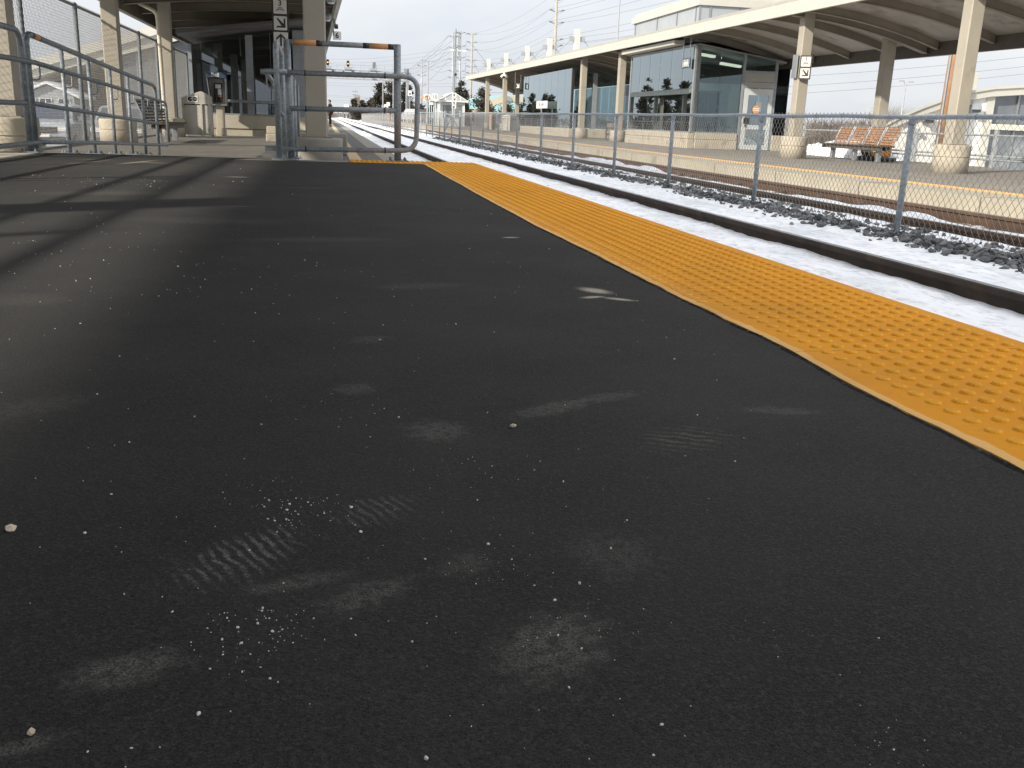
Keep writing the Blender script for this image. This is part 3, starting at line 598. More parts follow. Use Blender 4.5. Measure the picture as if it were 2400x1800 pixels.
# downpipe on the left canopy column
dp = MB(); dp.smooth = True; dp.path(bent([(-4.98, 29.25, 3.22), (-4.52, 29.25, 3.02), (-4.50, 29.25, 2.7), (-4.47, 29.25, .22), (-4.47, 29.25, -.05)], .15), .055, 12)
dpo = dp.build('downpipe', M('cream_pipe', (.60, .55, .44), (.52, .48, .38), 5, .5)); tag(dpo, 'cream drainpipe strapped to the side of a beige canopy column by the bench', 'drainpipe')
P('strap', black_m, dpo, lambda b: [b.lathe((-4.47, 29.25, z), [(.06, -.03), (.066, -.03), (.066, .03), (.06, .03)], 14) for z in (.42, .54)])

# ------------------------------------------------------------------ railings
def foot(b, x, y, z, s=.085):
    b.box(x - s, x + s, y - s, y + s, z + .001, z + .014)
    for dx in (-1, 1):
        for dy in (-1, 1): b.lathe((x + dx * s * .68, y + dy * s * .68, z + .014), [(.012, 0), (.012, .018), (.006, .02), (.006, .032), (0, .032)], 6)
def rail_posts(t, pts, r, mat=None):
    for x, y, z0, z1 in pts:
        p = P('post', mat or galv_old, t, lambda b: (setattr(b, 'smooth', True), b.tube((x, y, z0), (x, y, z1), r, 14)))
        P('foot_plate', galv_old, p, lambda b: foot(b, x, y, z0))
X = -2.70
# level railing along the left border of the raised platform
t = thing('guard_rail', 'level galvanised guard rail along the left border of the raised platform', 'railing', (X, 9.74, 0))
P('top_rail', galv_old, t, lambda b: (setattr(b, 'smooth', True), b.path(bent([(X, -1.0, 1.085), (X, 9.74, 1.085), (X, 9.74, .03)], .16, 8), .027, 14)))
P('handrail', galv_old, t, lambda b: (setattr(b, 'smooth', True), b.path([(X + .05, -1, .82), (X + .05, 9.97, .822)], .023, 12)))
P('low_rail', galv_old, t, lambda b: (setattr(b, 'smooth', True), b.path([(X, -1, .455), (X, 9.74, .455)], .023, 12)))
P('toe_rail', galv_old, t, lambda b: (setattr(b, 'smooth', True), b.path([(X + .02, -1, .088), (X + .02, 10.0, .098)], .023, 12)))
rail_posts(t, [(X, -.5, .012, 1.07), (X, 1.5, .012, 1.07), (X, 3.6, .012, 1.07), (X, 5.7, .012, 1.07), (X, 7.7, .012, 1.07)], .026)
P('foot_plate', galv_old, t, lambda b: foot(b, X, 9.74, .012))
# sloping ramp railing, left
def hook(b, x, y, z, dx=.05, dy=.12):
    b.smooth = True; b.path(bent([(x, y, z - .15), (x + dx, y + dy, z - .15), (x + dx, y + dy, z)], .05, 5), .008, 8)
def zr(y): return 1.077 - (y - 10.03) * .0412
t = thing('ramp_railing', 'sloping galvanised handrail down the left flank of the ramp', 'railing', (X, 9.93, 0))
P('top_rail', galv_old, t, lambda b: (setattr(b, 'smooth', True), b.path(bent([(X, 9.93, .02), (X, 9.93, 1.08), (X, 16.82, zr(16.82)), (X, 16.82, -.3)], .13, 7), .027, 14)))
P('handrail', galv_old, t, lambda b: (setattr(b, 'smooth', True), b.path(bent([(X + .05, 9.97, .822), (X + .05, 17.5, .546), (X + .05, 17.6, -.1)], .1, 6), .023, 12)))
P('low_rail', galv_old, t, lambda b: (setattr(b, 'smooth', True), b.path([(X, 9.95, .455), (X, 16.85, .21)], .023, 12)))
P('toe_rail', galv_old, t, lambda b: (setattr(b, 'smooth', True), b.path([(X + .02, 10.0, .10), (X + .02, 12.48, .025), (X + .02, 17.6, -.155)], .023, 12)))
rail_posts(t, [(X, y, -(y - 10.1) * .0415 - .012, zr(y) - .01) for y in (11.15, 12.31, 13.46, 14.59, 15.65)], .022)
for y in (9.98, 11.17, 12.33, 13.48, 14.6, 15.66, 16.83): P('rail_bracket', galv_old, t, lambda b: hook(b, X, y, .82 - max(0, y - 10) * .0367))
for c_, ya, yb, r_ in ((1, 10.10, 10.16, .0285), (0, 10.16, 10.34, .0282), (1, 10.34, 10.37, .0285), (0, 16.55, 16.68, .0282)): P('tape_band', black_m if c_ else orange, t, lambda b: (setattr(b, 'smooth', True), b.tube((X, ya, zr(ya)), (X, yb, zr(yb)), r_, 14)))
# ramp railing, right: seen end-on, its posts stand one behind the other
X2 = -.455
t = thing('ramp_railing', 'galvanised ramp railing seen end-on as a cluster of posts beside the gate', 'railing', (X2, 9.9, 0))
P('top_rail', galv, t, lambda b: (setattr(b, 'smooth', True), b.path(bent([(X2, 9.9, .02), (X2, 9.9, 1.10), (X2, 17.2, .80), (X2, 17.2, -.3)], .10, 6), .028, 14)))
P('handrail', galv, t, lambda b: (setattr(b, 'smooth', True), b.path(bent([(X2 + .1, 9.9, .835), (X2 - .11, 9.9, .835), (X2 - .11, 17.4, .54), (X2 - .11, 17.5, -.1)], .05, 5), .024, 12)))
P('low_rail', galv, t, lambda b: (setattr(b, 'smooth', True), b.path([(X2, 9.9, .47), (X2, 17.2, .18)], .022, 12)))
rail_posts(t, [(X2 + (y - 9.9) * .008, y, -(y - 10.1) * .0415 - .006, 1.09 - (y - 9.9) * .041) for y in (11.0, 12.1, 13.2, 14.3, 15.4)], .026, galv)
P('foot_plate', galv, t, lambda b: foot(b, X2, 9.9, .0, .07))
for y in (9.93, 11.03, 12.13, 13.2): P('rail_bracket', galv, t, lambda b: hook(b, X2, y, .835 - (y - 9.9) * .04, -.10, .04))
# gate across the end of the raised platform
YG = 10.15
t = thing('safety_gate', 'galvanised safety gate with orange and black bands across the platform end', 'gate', (.73, YG, 0))
tb = lambda pts, r, n=14: (lambda b: (setattr(b, 'smooth', True), b.path(pts, r, n)))
P('post', galv, t, tb([(.735, YG, .0), (.728, YG, 1.155)], .036)); P('post', galv, t, tb([(-.345, YG, .0), (-.36, YG, 1.145)], .033))
P('foot_plate', galv_old, t, lambda b: (foot(b, .735, YG, .0, .11), foot(b, -.345, YG, 0, .08)))
P('top_bar', galv, t, tb([(-.36, YG, 1.128), (.73, YG, 1.128)], .0265))
P('mid_frame', galv, t, tb(bent([(-.62, YG - .06, .835), (.935, YG - .06, .848), (.92, YG - .06, .118), (-.60, YG - .06, .098)], .15, 8), .0255))
P('cross_bar', galv, t, tb([(-.335, YG - .02, .495), (.72, YG - .02, .512)], .025))
for c_, a, d, r_ in ((0, -.29, -.075, .0275), (1, -.075, -.015, .0278), (1, .385, .445, .0278), (0, .445, .635, .0275), (1, .635, .69, .0278)): P('tape_band', black_m if c_ else orange, t, lambda b: (setattr(b, 'smooth', True), b.tube((a, YG, 1.128), (d, YG, 1.128), r_, 14)))
for x, y, z in ((-.19, YG - .06, .838), (.60, YG - .06, .846), (.60, YG - .06, .114), (-.2, YG - .06, .103), (-.19, YG - .02, .497), (.60, YG - .02, .510)): P('clamp', black_m, t, lambda b: b.lathe((x, y, z), [(.0272, -.006), (.03, -.006), (.03, .006), (.0272, .006)], 12, 'x'))

# ------------------------------------------------------------------ chain-link fences
def chain(b, x, y0, y1, zb, zt, w, row, r):
    """woven wires: vertical zigzags that meet their neighbours"""
    n = int((y1 - y0) / w); k3 = [(math.cos(a), math.sin(a)) for a in (0.5, 2.6, 4.7)]
    for i in range(n):
        yc = y0 + (i + .5) * w; z = zb(yc); top = zt(yc); pts = []; j = 0; sgn = 1 if i % 2 else -1
        while z <= top: pts.append((x + .002 * (1 if j % 2 else -1), yc + sgn * (w * .5) * (1 if j % 2 else -1), z)); z += row; j += 1
        vs = []; fs = []
        for p in pts: vs += [(p[0] + a * r, p[1] + c_ * r, p[2]) for a, c_ in k3]
        for q in range(len(pts) - 1):
            for a in range(3): fs.append((q * 3 + a, q * 3 + (a + 1) % 3, q * 3 + 3 + (a + 1) % 3, q * 3 + 3 + a))
        b.add(vs, fs)
XF = 5.40
ztop = lambda y: .625 + .0024 * (y - 9) if y < 60 else .75
py = [1.75, 5.02, 8.32, 11.55, 14.75, 17.8, 21.0, 24.3, 27.5, 30.6, 33.7, 36.6]
gate_y = (39.7, 44.9)
py2 = [44.9 + 2.0 + 3.15 * i for i in range(0, 33)]
t = thing('chain_link_fence', 'low galvanised chain-link fence running between the two tracks', 'fence', (XF, 1.75, -.47))
def ropes(b): chain(b, XF, 1.8, 26, lambda y: -.44, lambda y: ztop(y) + .035, .042, .050, .0027)
P('wire_mesh', wire, t, ropes); P('wire_mesh', wire, t, lambda b: chain(b, XF, 26, 39.7, lambda y: -.44, lambda y: ztop(y) + .03, .042, .052, .0029))
P('wire_mesh', wire, t, lambda b: chain(b, XF, 44.9, 150, lambda y: -.44, lambda y: ztop(y), .085, .11, .0026))
P('top_rail', galv, t, lambda b: (setattr(b, 'smooth', True), b.path([(XF, y, ztop(y) - .012 * math.sin(y * 1.3) ** 2) for y in [1.75 + .65 * i for i in range(59)]], .0215, 12), [b.lathe((XF, 3 + i * .55, ztop(3 + i * .55) - .012 * math.sin((3 + i * .55) * 1.3) ** 2), [(.0218, -.006), (.0255, -.006), (.0255, .006), (.0218, .006)], 8, 'y') for i in range(60)]))
P('top_rail', galv, t, lambda b: (setattr(b, 'smooth', True), b.path([(XF, y, ztop(y)) for y in (44.9, 60, 90, 150)], .021, 8)))
def fpost(b, y, r=.03, h=0):
    b.smooth = True; zt = ztop(y) + h; b.tube((XF, y, -.6), (XF, y, zt - .035), r, 14); b.lathe((XF, y, zt - .075), [(r + .004, 0), (r + .004, .05), (r * .9, .075), (.012, .08), (0, .08)], 14)
for y in py + [39.7, 44.9]: P('post', galv, t, lambda b: fpost(b, y, .03 if y not in gate_y else .042, 0 if y not in gate_y else .07))
for y in py2: P('post', galv, t, lambda b: (setattr(b, 'smooth', True), b.tube((XF, y, -.55), (XF, y, ztop(y)), .028, 8)))
# service gate in that fence
t = thing('fence_gate', 'sagging double fence gate with diagonal braces in the track fence', 'gate', (XF, 42.3, -.47))
def fg(b):
    b.smooth = True
    ym = 42.3; b.path([(XF, 39.7, ztop(39) - .0), (XF, 40.6, ztop(39) - .07), (XF, ym, ztop(39) - .09), (XF, 44, ztop(39) - .05), (XF, 44.9, ztop(39) + .02)], .024, 8)
    b.path([(XF, 39.7, -.42), (XF, ym, -.36), (XF, 44.9, -.33)], .022, 8); b.tube((XF, ym, -.40), (XF, ym, ztop(39) - .09), .026, 8); b.tube((XF, 39.75, .0), (XF, ym, .56), .018, 6); b.tube((XF, 44.85, -.12), (XF, ym, .56), .018, 6)
P('gate_frame', galv, t, fg); P('wire_mesh', wire, t, lambda b: chain(b, XF, 39.8, 44.8, lambda y: -.36, lambda y: .56, .06, .075, .0026))

# tall fence along the outer border of the near platform
XT = -4.86; tzt = lambda y: 2.36
t = thing('chain_link_fence', 'tall chain-link fence on the outer border of the near platform', 'fence', (XT, 14, -.3))
P('wire_mesh', wire, t, lambda b: chain(b, XT, 14.0, 37.4, lambda y: -.34, lambda y: tzt(y) + .07, .040, .052, .0034))
P('wire_mesh', wire, t, lambda b: chain(b, XT, 1.5, 14.0, lambda y: -.34, lambda y: tzt(y) + .05, .12, .15, .002))
P('top_rail', galv_old, t, lambda b: (setattr(b, 'smooth', True), b.tube((XT, 1.2, 2.36), (XT, 37.4, 2.36), .027, 12)))
P('bottom_rail', galv_old, t, lambda b: (setattr(b, 'smooth', True), b.tube((XT, 1.2, -.30), (XT, 37.4, -.30), .02, 8)))
for y in (1.2, 4.5, 7.8, 11.0, 14.2, 17.7, 21.4, 24.7, 28.2, 31.0, 34.3, 37.4):
    P('post', galv_old, t, lambda b: (setattr(b, 'smooth', True), b.tube((XT, y, -.5), (XT, y, 2.37), .045, 14), b.lathe((XT, y, 2.36), [(.05, -.05), (.05, .03), (.03, .06), (0, .065)], 12)))

# ------------------------------------------------------------------ benches
def make_bench():
    t = thing('platform_bench', 'x', 'bench', (0, 0, 0))                 # seats face -X, row along Y
    def seat(b):
        for k in range(5): b.rbox(-.26 + k * .095, -.18 + k * .095, -1.68, 1.68, .43, .465, .006)
    P('seat', wood_dark, t, seat, local=True)
    P('seat_beam', dark_steel, t, lambda b: (b.box(-.20, -.12, -1.6, 1.6, .33, .425), b.box(.02, .10, -1.6, 1.6, .33, .425)), local=True)
    for k in range(4):
        yc = -1.26 + k * .84
        def back(b):
            for j in range(7):
                u = j / 6; b.cbox((.20 + u * .19, yc, .50 + u * .42), (.022, .70, .055), rot=(0, .42, 0))
        bo = P('backrest', wood_red, t, back, local=True)
        def fr(b):
            for d in (-.375, .375): b.path([(.185, yc + d, .42), (.41, yc + d, .97)], .017, 8)
            b.path([(.41, yc - .375, .97), (.41, yc + .375, .97)], .017, 8)
        P('backrest_frame', mull, bo, fr, local=True)
    for y in (-1.25, 0, 1.25): P('leg', alum, t, lambda b: b.rbox(-.07, .06, y - .055, y + .055, .0, .34, .01), local=True)
    return t
bench = make_bench(); bench.location = (15.2, 26.05, -.32); tag(bench, 'slatted bench with four reddish wooden backrests on the far platform', 'bench', 'station benches')
b2 = copy_tree(bench); b2.location = (-3.82, 25.2, -.34); b2.rotation_euler = (0, 0, math.pi); tag(b2, 'dark slatted bench behind the ramp railing on the near platform', 'bench')
for ch in b2.children:
    if ch.name.startswith('backrest'): ch.data = ch.data.copy(); ch.data.materials[0] = wood_dark

# ------------------------------------------------------------------ signs
def panel(b, O, U, V, Nn, w, h, th): b.prism([(-w / 2 + .012, -h / 2), (w / 2 - .012, -h / 2), (w / 2, -h / 2 + .012), (w / 2, h / 2 - .012), (w / 2 - .012, h / 2), (-w / 2 + .012, h / 2), (-w / 2, h / 2 - .012), (-w / 2, -h / 2 + .012)], O, U, V, Vector(Nn) * -th)
ARROW = [(-.075, .085), (-.055, .105), (.062, -.008), (.062, .075), (.098, .11), (.098, -.085), (-.09, -.085), (-.062, -.05), (.02, -.05)]
def train(b, O, U, V, Nn, s):
    O = Vector(O); n = Vector(Nn) * .003
    for a in ([(-.35, .5), (.35, .5), (.35, .38), (-.35, .38)], [(-.42, .22), (.42, .22), (.42, .12), (-.42, .12)], [(-.35, .5), (-.28, .5), (-.42, .12), (-.5, .12)], [(.35, .5), (.28, .5), (.42, .12), (.5, .12)], [(-.58, -.02), (.58, -.02), (.58, -.14), (-.58, -.14)], [(-.5, .12), (-.42, .12), (-.72, -.42), (-.86, -.42)], [(.5, .12), (.42, .12), (.72, -.42), (.86, -.42)], [(-.9, -.1), (-.62, .06), (-.58, -.04), (-.86, -.2)], [(.9, -.1), (.62, .06), (.58, -.04), (.86, -.2)]):
        b.prism([(x * s, y * s) for x, y in a], O, U, V, n)
def track_sign(name, label, num, O, U, V, Nn, w=.31):
    O, U, V, Nn = Vector(O), Vector(U), Vector(V), Vector(Nn); t = thing(name, label, 'sign', O)
    P('backing', black_m, t, lambda b: panel(b, O, U, V, Nn, w * 1.06, w * 2.12, .03))
    P('plate', offwhite, t, lambda b: [panel(b, O + V * (d * w * .505) + Nn * .004, U, V, Nn, w * .84, w * .86, .003) for d in (1, -1)])
    P('numeral', black_m, t, lambda b: b.text(num, w * .46, O + V * (w * .72) + Nn * .006, U, V, (0, 0, 0), bold=w * .012))
    P('pictogram', black_m, t, lambda b: train(b, O + V * (w * .34) + Nn * .0045, U, V, Nn, w * .29))
    P('arrow', black_m, t, lambda b: b.prism([(x * w / .31, y * w / .31) for x, y in ARROW], O + V * (-w * .505) + Nn * .0045, U, V, Nn * .003))
    return t
# on the far platform column
a = math.radians(-32); U = Vector((math.cos(a), math.sin(a), 0)); Nn = Vector((math.sin(a), -math.cos(a), 0))
track_sign('track_sign', 'framed track 1 sign with diagonal arrow on a far platform column', '1', Vector((13.62, 26.57, 2.22)) + Nn * .16, U, Vector((0, 0, 1)), Nn)
t = thing('track_sign', 'plain grey back of a track sign strapped to the side of the track 1 column', 'sign', (13.38, 26.8, 2.25)); P('backing', alum, t, lambda b: b.rbox(13.36, 13.39, 26.62, 26.92, 1.93, 2.58, .006)); P('bracket', mull, t, lambda b: b.box(13.392, 13.44, 26.7, 26.8, 2.0, 2.5))
# the stacked sign hanging under the near canopy
U = Vector((1, 0, 0)); V = Vector((0, 0, 1)); Nn = Vector((0, -1, 0)); O = Vector((-.90, 22, 2.45))
t = track_sign('track_sign', 'tall stacked sign with track 3, arrows and an orange panel under the near canopy', '3', O, U, V, Nn, .325)
t2 = P('arrow_plate', offwhite, t, lambda b: panel(b, O + V * -.505, U, V, Nn, .30, .34, .03))
P('up_arrow', black_m, t2, lambda b: (b.prism([(-.018, -.12), (.018, -.12), (.018, .09), (-.018, .09)], O + V * -.505 + Nn * .004, U, V, Nn * .003), b.prism([(0, .135), (.10, .04), (.10, -.005), (0, .085), (-.10, -.005), (-.10, .04)], O + V * -.505 + Nn * .005, U, V, Nn * .003)))
t3 = P('warning_plate', orange, t, lambda b: panel(b, O + V * -.84, U, V, Nn, .30, .31, .03))
P('lettering', black_m, t3, lambda b: (b.text('EX', .085, O + V * -.80 + Nn * .004, U, V, (0, 0, 0)), b.text('ON', .085, O + V * -.89 + Nn * .004, U, V, (0, 0, 0))))
P('hanger', dark_steel, t, lambda b: [b.box(-.90 + d - .015, -.90 + d + .015, 22.0, 22.02, 2.7, 3.4) for d in (-.11, .11)])
# the 6 under the fascia and the camera beside it
O = Vector((.40, 31, 2.77)); t = thing('platform_sign', 'white square sign with the numeral 6 hung from the near canopy edge', 'sign', O)
P('panel', white_m, t, lambda b: panel(b, O, U, V, Nn, .245, .245, .012)); P('numeral', black_m, t, lambda b: b.text('6', .22, O + Nn * .004, U, V, (0, 0, 0), bold=.006))
P('bracket', mull, t, lambda b: b.box(.28, .31, 31.0, 31.02, 2.75, 3.3))
t = thing('security_camera', 'small dark camera on an arm at the near canopy edge above the numeral 6', 'camera', (.36, 30.6, 3.02))
P('housing', black_m, t, lambda b: b.cbox((.37, 30.4, 2.98), (.11, .3, .10), rot=(R(12), 0, 0))); P('arm', mull, t, lambda b: b.path([(.36, 30.5, 3.02), (.33, 30.6, 3.15), (.28, 30.6, 3.25)], .016, 6)); P('cable', black_m, t, lambda b: b.path(bent([(.10, 30.3, 3.3), (.22, 30.4, 3.26), (.34, 30.5, 3.06)], .1), .009, 6))
# conduit lamps along the underside of the near canopy edge
for y, n_ in ((24.5, 'nearer'), (29.0, 'farther')):
    xx = .445 - .0158 * (y - 25.5) - .28; t = thing('canopy_lamp', f'{n_} of two round bulkhead lamps under the near canopy edge', 'lamp', (xx, y, 3.2), 'bulkhead lamps')
    P('housing', mull, t, lambda b: (setattr(b, 'smooth', True), b.lathe((xx, y, 3.02), [(.0, -.02), (.09, 0), (.12, .06), (.12, .16), (.05, .22), (.05, .45)], 16))); P('lens', white_m, t, lambda b: (setattr(b, 'smooth', True), b.lathe((xx, y, 2.98), [(0, 0), (.07, .015), (.088, .04), (0, .042)], 16)))
# dome camera and hanging signs of the far canopy
t = thing('dome_camera', 'white dome security camera hanging from the far canopy edge', 'camera', (13.0, 71.9, 3.85))
P('housing', white_m, t, lambda b: (setattr(b, 'smooth', True), b.lathe((13.0, 71.9, 3.45), [(0, -.02), (.2, .03), (.29, .13), (.24, .24), (.10, .3), (.06, .44)], 18))); P('lens', black_m, t, lambda b: (setattr(b, 'smooth', True), b.lathe((12.9, 71.65, 3.53), [(0, -.11), (.09, -.07), (.11, 0), (.09, .07), (0, .11)], 14)))
O = Vector((13.3, 68.1, 2.83)); t = thing('hanging_sign', 'small black square sign with white arrow hanging under the far canopy end', 'sign', O)
UX, NX = Vector((.5, -.87, 0)), Vector((-.87, -.5, 0)); P('panel', black_m, t, lambda b: panel(b, O, UX, V, NX, .78, .42, .04)); P('arrow', white_m, t, lambda b: b.prism([(x * 1.6, y * 1.5) for x, y in ARROW], O + NX * .005, UX, V, NX * .004))
P('hanger', mull, t, lambda b: [b.tube(O + UX * d + V * .2, O + UX * d + V * .95, .015, 6) for d in (-.3, .3)])
O = Vector((13.42, 35.75, 2.78)); UX, NX = Vector((0, -1, 0)), Vector((-1, 0, 0)); t = thing('elevator_sign', 'dark square sign with white elevator pictogram hanging before the glass shelter', 'sign', O)
P('panel', navy, t, lambda b: panel(b, O, UX, V, NX, .86, .36, .03))
P('pictogram', offwhite, t, lambda b: ([b.prism([(x - .02, -.15), (x + .02, -.15), (x + .02, .15), (x - .02, .15)], O + NX * .004, UX, V, NX * .003) for x in (-.31, .31)], [b.prism([(x * .9 + d, y) for x, y in ((-.07, -.12), (-.02, -.12), (-.01, 0), (.01, 0), (.02, -.12), (.07, -.12), (.08, .06), (-.08, .06))], O + NX * .004, UX, V, NX * .003) for d in (-.16, 0, .16)], [b.prism([(d + .045 * math.cos(q), .105 + .035 * math.sin(q)) for q in [k * .785 for k in range(8)]], O + NX * .004, UX, V, NX * .003) for d in (-.16, 0, .16)]))
P('hanger', alum, t, lambda b: [b.tube(O + UX * d + V * .17, O + UX * d + V * .95, .02, 6) for d in (-.35, .35)])
# ------------------------------------------------------------------ glass shelters on the far platform
def pane(b, p, q, z0, z1, th=.012, z1b=None):
    """upright sheet from p to q (x, y), top may slope to z1b at q"""
    p, q = Vector((*p, 0)), Vector((*q, 0)); d = (q - p).normalized(); n = Vector((-d.y, d.x, 0)) * th; z1b = z1 if z1b is None else z1b
    a = [p + Vector((0, 0, z0)), q + Vector((0, 0, z0)), q + Vector((0, 0, z1b)), p + Vector((0, 0, z1))]; b.add(a + [v + n for v in a], [(0, 1, 2, 3), (7, 6, 5, 4), (0, 4, 5, 1), (1, 5, 6, 2), (2, 6, 7, 3), (3, 7, 4, 0)])
shel = thing('glass_shelter', 'glass elevator shelter with white door and concrete plinth under the far canopy', 'shelter', (13.6, 35.3, -.32))
xa, ya, xb_, yb_ = 13.6, 35.3, 16.95, 43.2
P('plinth', conc, shel, lambda b: (b.rbox(xa - .06, xa + .22, ya, yb_, -.33, .02, .02), b.rbox(xa - .05, xa + .21, ya + .01, yb_, .03, .25, .015), b.rbox(xa + .23, 15.55, ya - .06, ya + .2, -.33, .02, .02), b.rbox(xa + .23, 15.54, ya - .05, ya + .19, .03, .26, .015), b.rbox(16.98, 17.5, ya - .06, ya + .2, -.33, .26, .02)))
yy = [ya + (yb_ - ya) * i / 6 for i in range(7)]
for i in range(6): P('glass_pane', glass_refl, shel, lambda b: pane(b, (xa + .05, yy[i] + .012), (xa + .05, yy[i + 1] - .012), .26, 3.37))
P('glass_pane', glass_far, shel, lambda b: pane(b, (xa + .28, ya + .05), (14.66, ya + .05), .26, 3.35, .012, 3.30)); P('glass_pane', glass_far, shel, lambda b: pane(b, (14.68, ya + .05), (15.56, ya + .05), .26, 3.30, .012, 3.17))
P('glass_pane', glass_far, shel, lambda b: pane(b, (15.66, ya + .05), (16.88, ya + .05), 2.60, 3.17, .012, 2.97))
P('glass_pane', glass_far, shel, lambda b: [pane(b, (17.5, ya + 1.32 * i + .03), (17.5, ya + 1.32 * (i + 1) - .03), -.2, 2.75) for i in range(6)])
PS('corner_post', alum, shel, [lambda b: b.rbox(xa, xa + .10, ya, ya + .10, .26, 3.42, .01), lambda b: b.rbox(xa + .14, xa + .30, ya + .14, ya + .3, -.3, 3.4, .01), lambda b: b.rbox(xa, xa + .08, yb_ - .08, yb_, .26, 3.42, .01)])
PS('window_frame', mull, shel, [BX(*q_) for q_ in ((15.57, 15.66, ya, ya + .10, -.3, 3.19), (16.88, 16.98, ya, ya + .10, -.3, 2.99), (15.66, 16.88, ya, ya + .10, 2.52, 2.60), (xa + .1, 15.57, ya + .02, ya + .08, .26, .31), (xa + .02, xa + .08, ya + .1, yb_, .255, .30), (xa + .02, xa + .09, ya + .1, yb_ - .1, 3.37, 3.46))])
P('transom_panel', M('transom_grey', (.33, .32, .29), (.29, .28, .26), 2, .5), shel, lambda b: (b.box(15.662, 16.878, ya + .02, ya + .08, 2.20, 2.518), b.box(15.662, 16.878, ya - .005, ya + .08, 1.98, 2.19)))
dr = P('door', M('door_grey_white', (.50, .52, .52), (.46, .48, .48), 2, .45), shel, lambda b: [b.box(*q) for q in ((15.69, 15.86, ya - .02, ya + .03, -.30, 1.96), (16.70, 16.86, ya - .02, ya + .03, -.30, 1.96), (15.86, 16.70, ya - .02, ya + .03, 1.72, 1.96), (15.86, 16.70, ya - .02, ya + .03, .46, .62), (15.86, 16.70, ya - .02, ya + .03, -.30, -.12))])
P('glass_pane', glass_refl, dr, lambda b: pane(b, (15.86, ya), (16.70, ya), .62, 1.72)); P('glass_pane', glass_refl, dr, lambda b: pane(b, (15.86, ya), (16.70, ya), -.12, .46))
P('door_sticker', orange, dr, lambda b: b.lathe((16.22, ya - .03, 1.20), [(.0, 0), (.155, 0), (.155, .01), (0, .01)], 20, 'y')); P('door_sticker', white_m, dr, lambda b: [b.box(16.10, 16.34, ya - .034, ya - .0305, z, z + .03) for z in (1.155, 1.215)]); P('door_sticker', mull, dr, lambda b: b.box(16.18, 16.42, ya - .027, ya - .0205, 1.12, 1.48)); P('door_handle', black_m, dr, lambda b: (b.box(15.79, 15.83, ya - .08, ya - .05, .55, .95), b.box(15.75, 16.0, ya - .03, ya - .021, .66, .88)))
ceil_m = M('shelter_ceiling', (.36, .35, .34), (.32, .31, .30), 1, .7)
P('ceiling', ceil_m, shel, lambda b: b.add([(xa + .2, ya + .2, 3.44), (17.4, ya + .2, 2.92), (17.4, yb_, 2.98), (xa + .2, yb_, 3.48), (xa + .2, ya + .2, 3.5), (17.4, ya + .2, 3.0), (17.4, yb_, 3.05), (xa + .2, yb_, 3.54)], [(0, 1, 2, 3), (4, 7, 6, 5), (0, 4, 5, 1), (1, 5, 6, 2), (2, 6, 7, 3), (3, 7, 4, 0)]))
tubem = emis('tube_light', (1.0, .93, .74), .85)
for x, y, z in ((14.35, 36.3, 3.15), (15.75, 37.0, 2.88)):
    P('ceiling_light', tubem, shel, lambda b: b.cbox((x, y, z), (.85, .20, .09), rot=(0, R(6), 0)))
    ld = bpy.data.lights.new('tube_lamp', 'AREA'); ld.shape = 'RECTANGLE'; ld.size = .8; ld.size_y = .18; ld.energy = 16; ld.color = (1, .93, .8); lo = bpy.data.objects.new('tube_lamp', ld); C.objects.link(lo); lo.parent = shel; lo.location = Vector((x, y, z - .08)) - WL[shel.name]
# lift shaft inside
lift = P('elevator_wall', M('lift_wall', (.42, .42, .41), (.36, .36, .35), 2, .45), shel, lambda b: (b.box(14.5, 17.2, 39.2, 39.4, -.3, 3.1), b.box(14.45, 14.6, 37.9, 39.2, -.3, 2.9)))
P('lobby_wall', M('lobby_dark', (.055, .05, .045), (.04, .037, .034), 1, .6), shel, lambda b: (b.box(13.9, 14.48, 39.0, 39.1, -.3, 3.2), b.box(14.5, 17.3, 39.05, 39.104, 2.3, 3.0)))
P('elevator_door', M('lift_door_dark', (.10, .10, .105), (.07, .07, .075), 2, .3, .3), lift, lambda b: (b.box(15.0, 15.66, 39.15, 39.195, -.3, 1.9), b.box(15.69, 16.3, 39.15, 39.195, -.3, 1.9))); P('door_frame', alum, lift, lambda b: (b.box(14.9, 16.75, 39.11, 39.148, 1.95, 2.25), b.box(16.34, 16.7, 39.13, 39.19, -.3, 1.93))); P('call_panel', navy, lift, lambda b: b.box(16.44, 16.6, 39.1, 39.129, .55, .85))
# clerestory block that rises through the canopy roof
P('roof_block', cream, shel, lambda b: (b.box(13.86, 17.6, 36.0, 44.3, 4.90, 5.16), b.box(13.98, 17.5, 36.12, 44.2, 5.165, 5.30)))
P('clerestory_glass', M('frosted_clerestory', (.34, .365, .385), (.30, .325, .345), 1.2, .35, 0, 0, 60, (.38, .40, .41), .6), shel, lambda b: b.box(13.96, 17.5, 36.1, 44.2, 3.6, 4.899))
PS('clerestory_frame', alum, shel, [BX(13.93, 13.99, y - .04, y + .04, 3.6, 4.897) for y in (36.13, 36.5, 38.55, 40.95, 43.95)] + [BX(x - .04, x + .04, 36.07, 36.12, 3.6, 4.897) for x in (14.35, 15.6, 17.2)])
# soffit band of the shelter front below the canopy edge
P('soffit_panel', cream, shel, lambda b: b.box(13.2, 13.63, 36.6, 43.4, 3.50, 3.66))

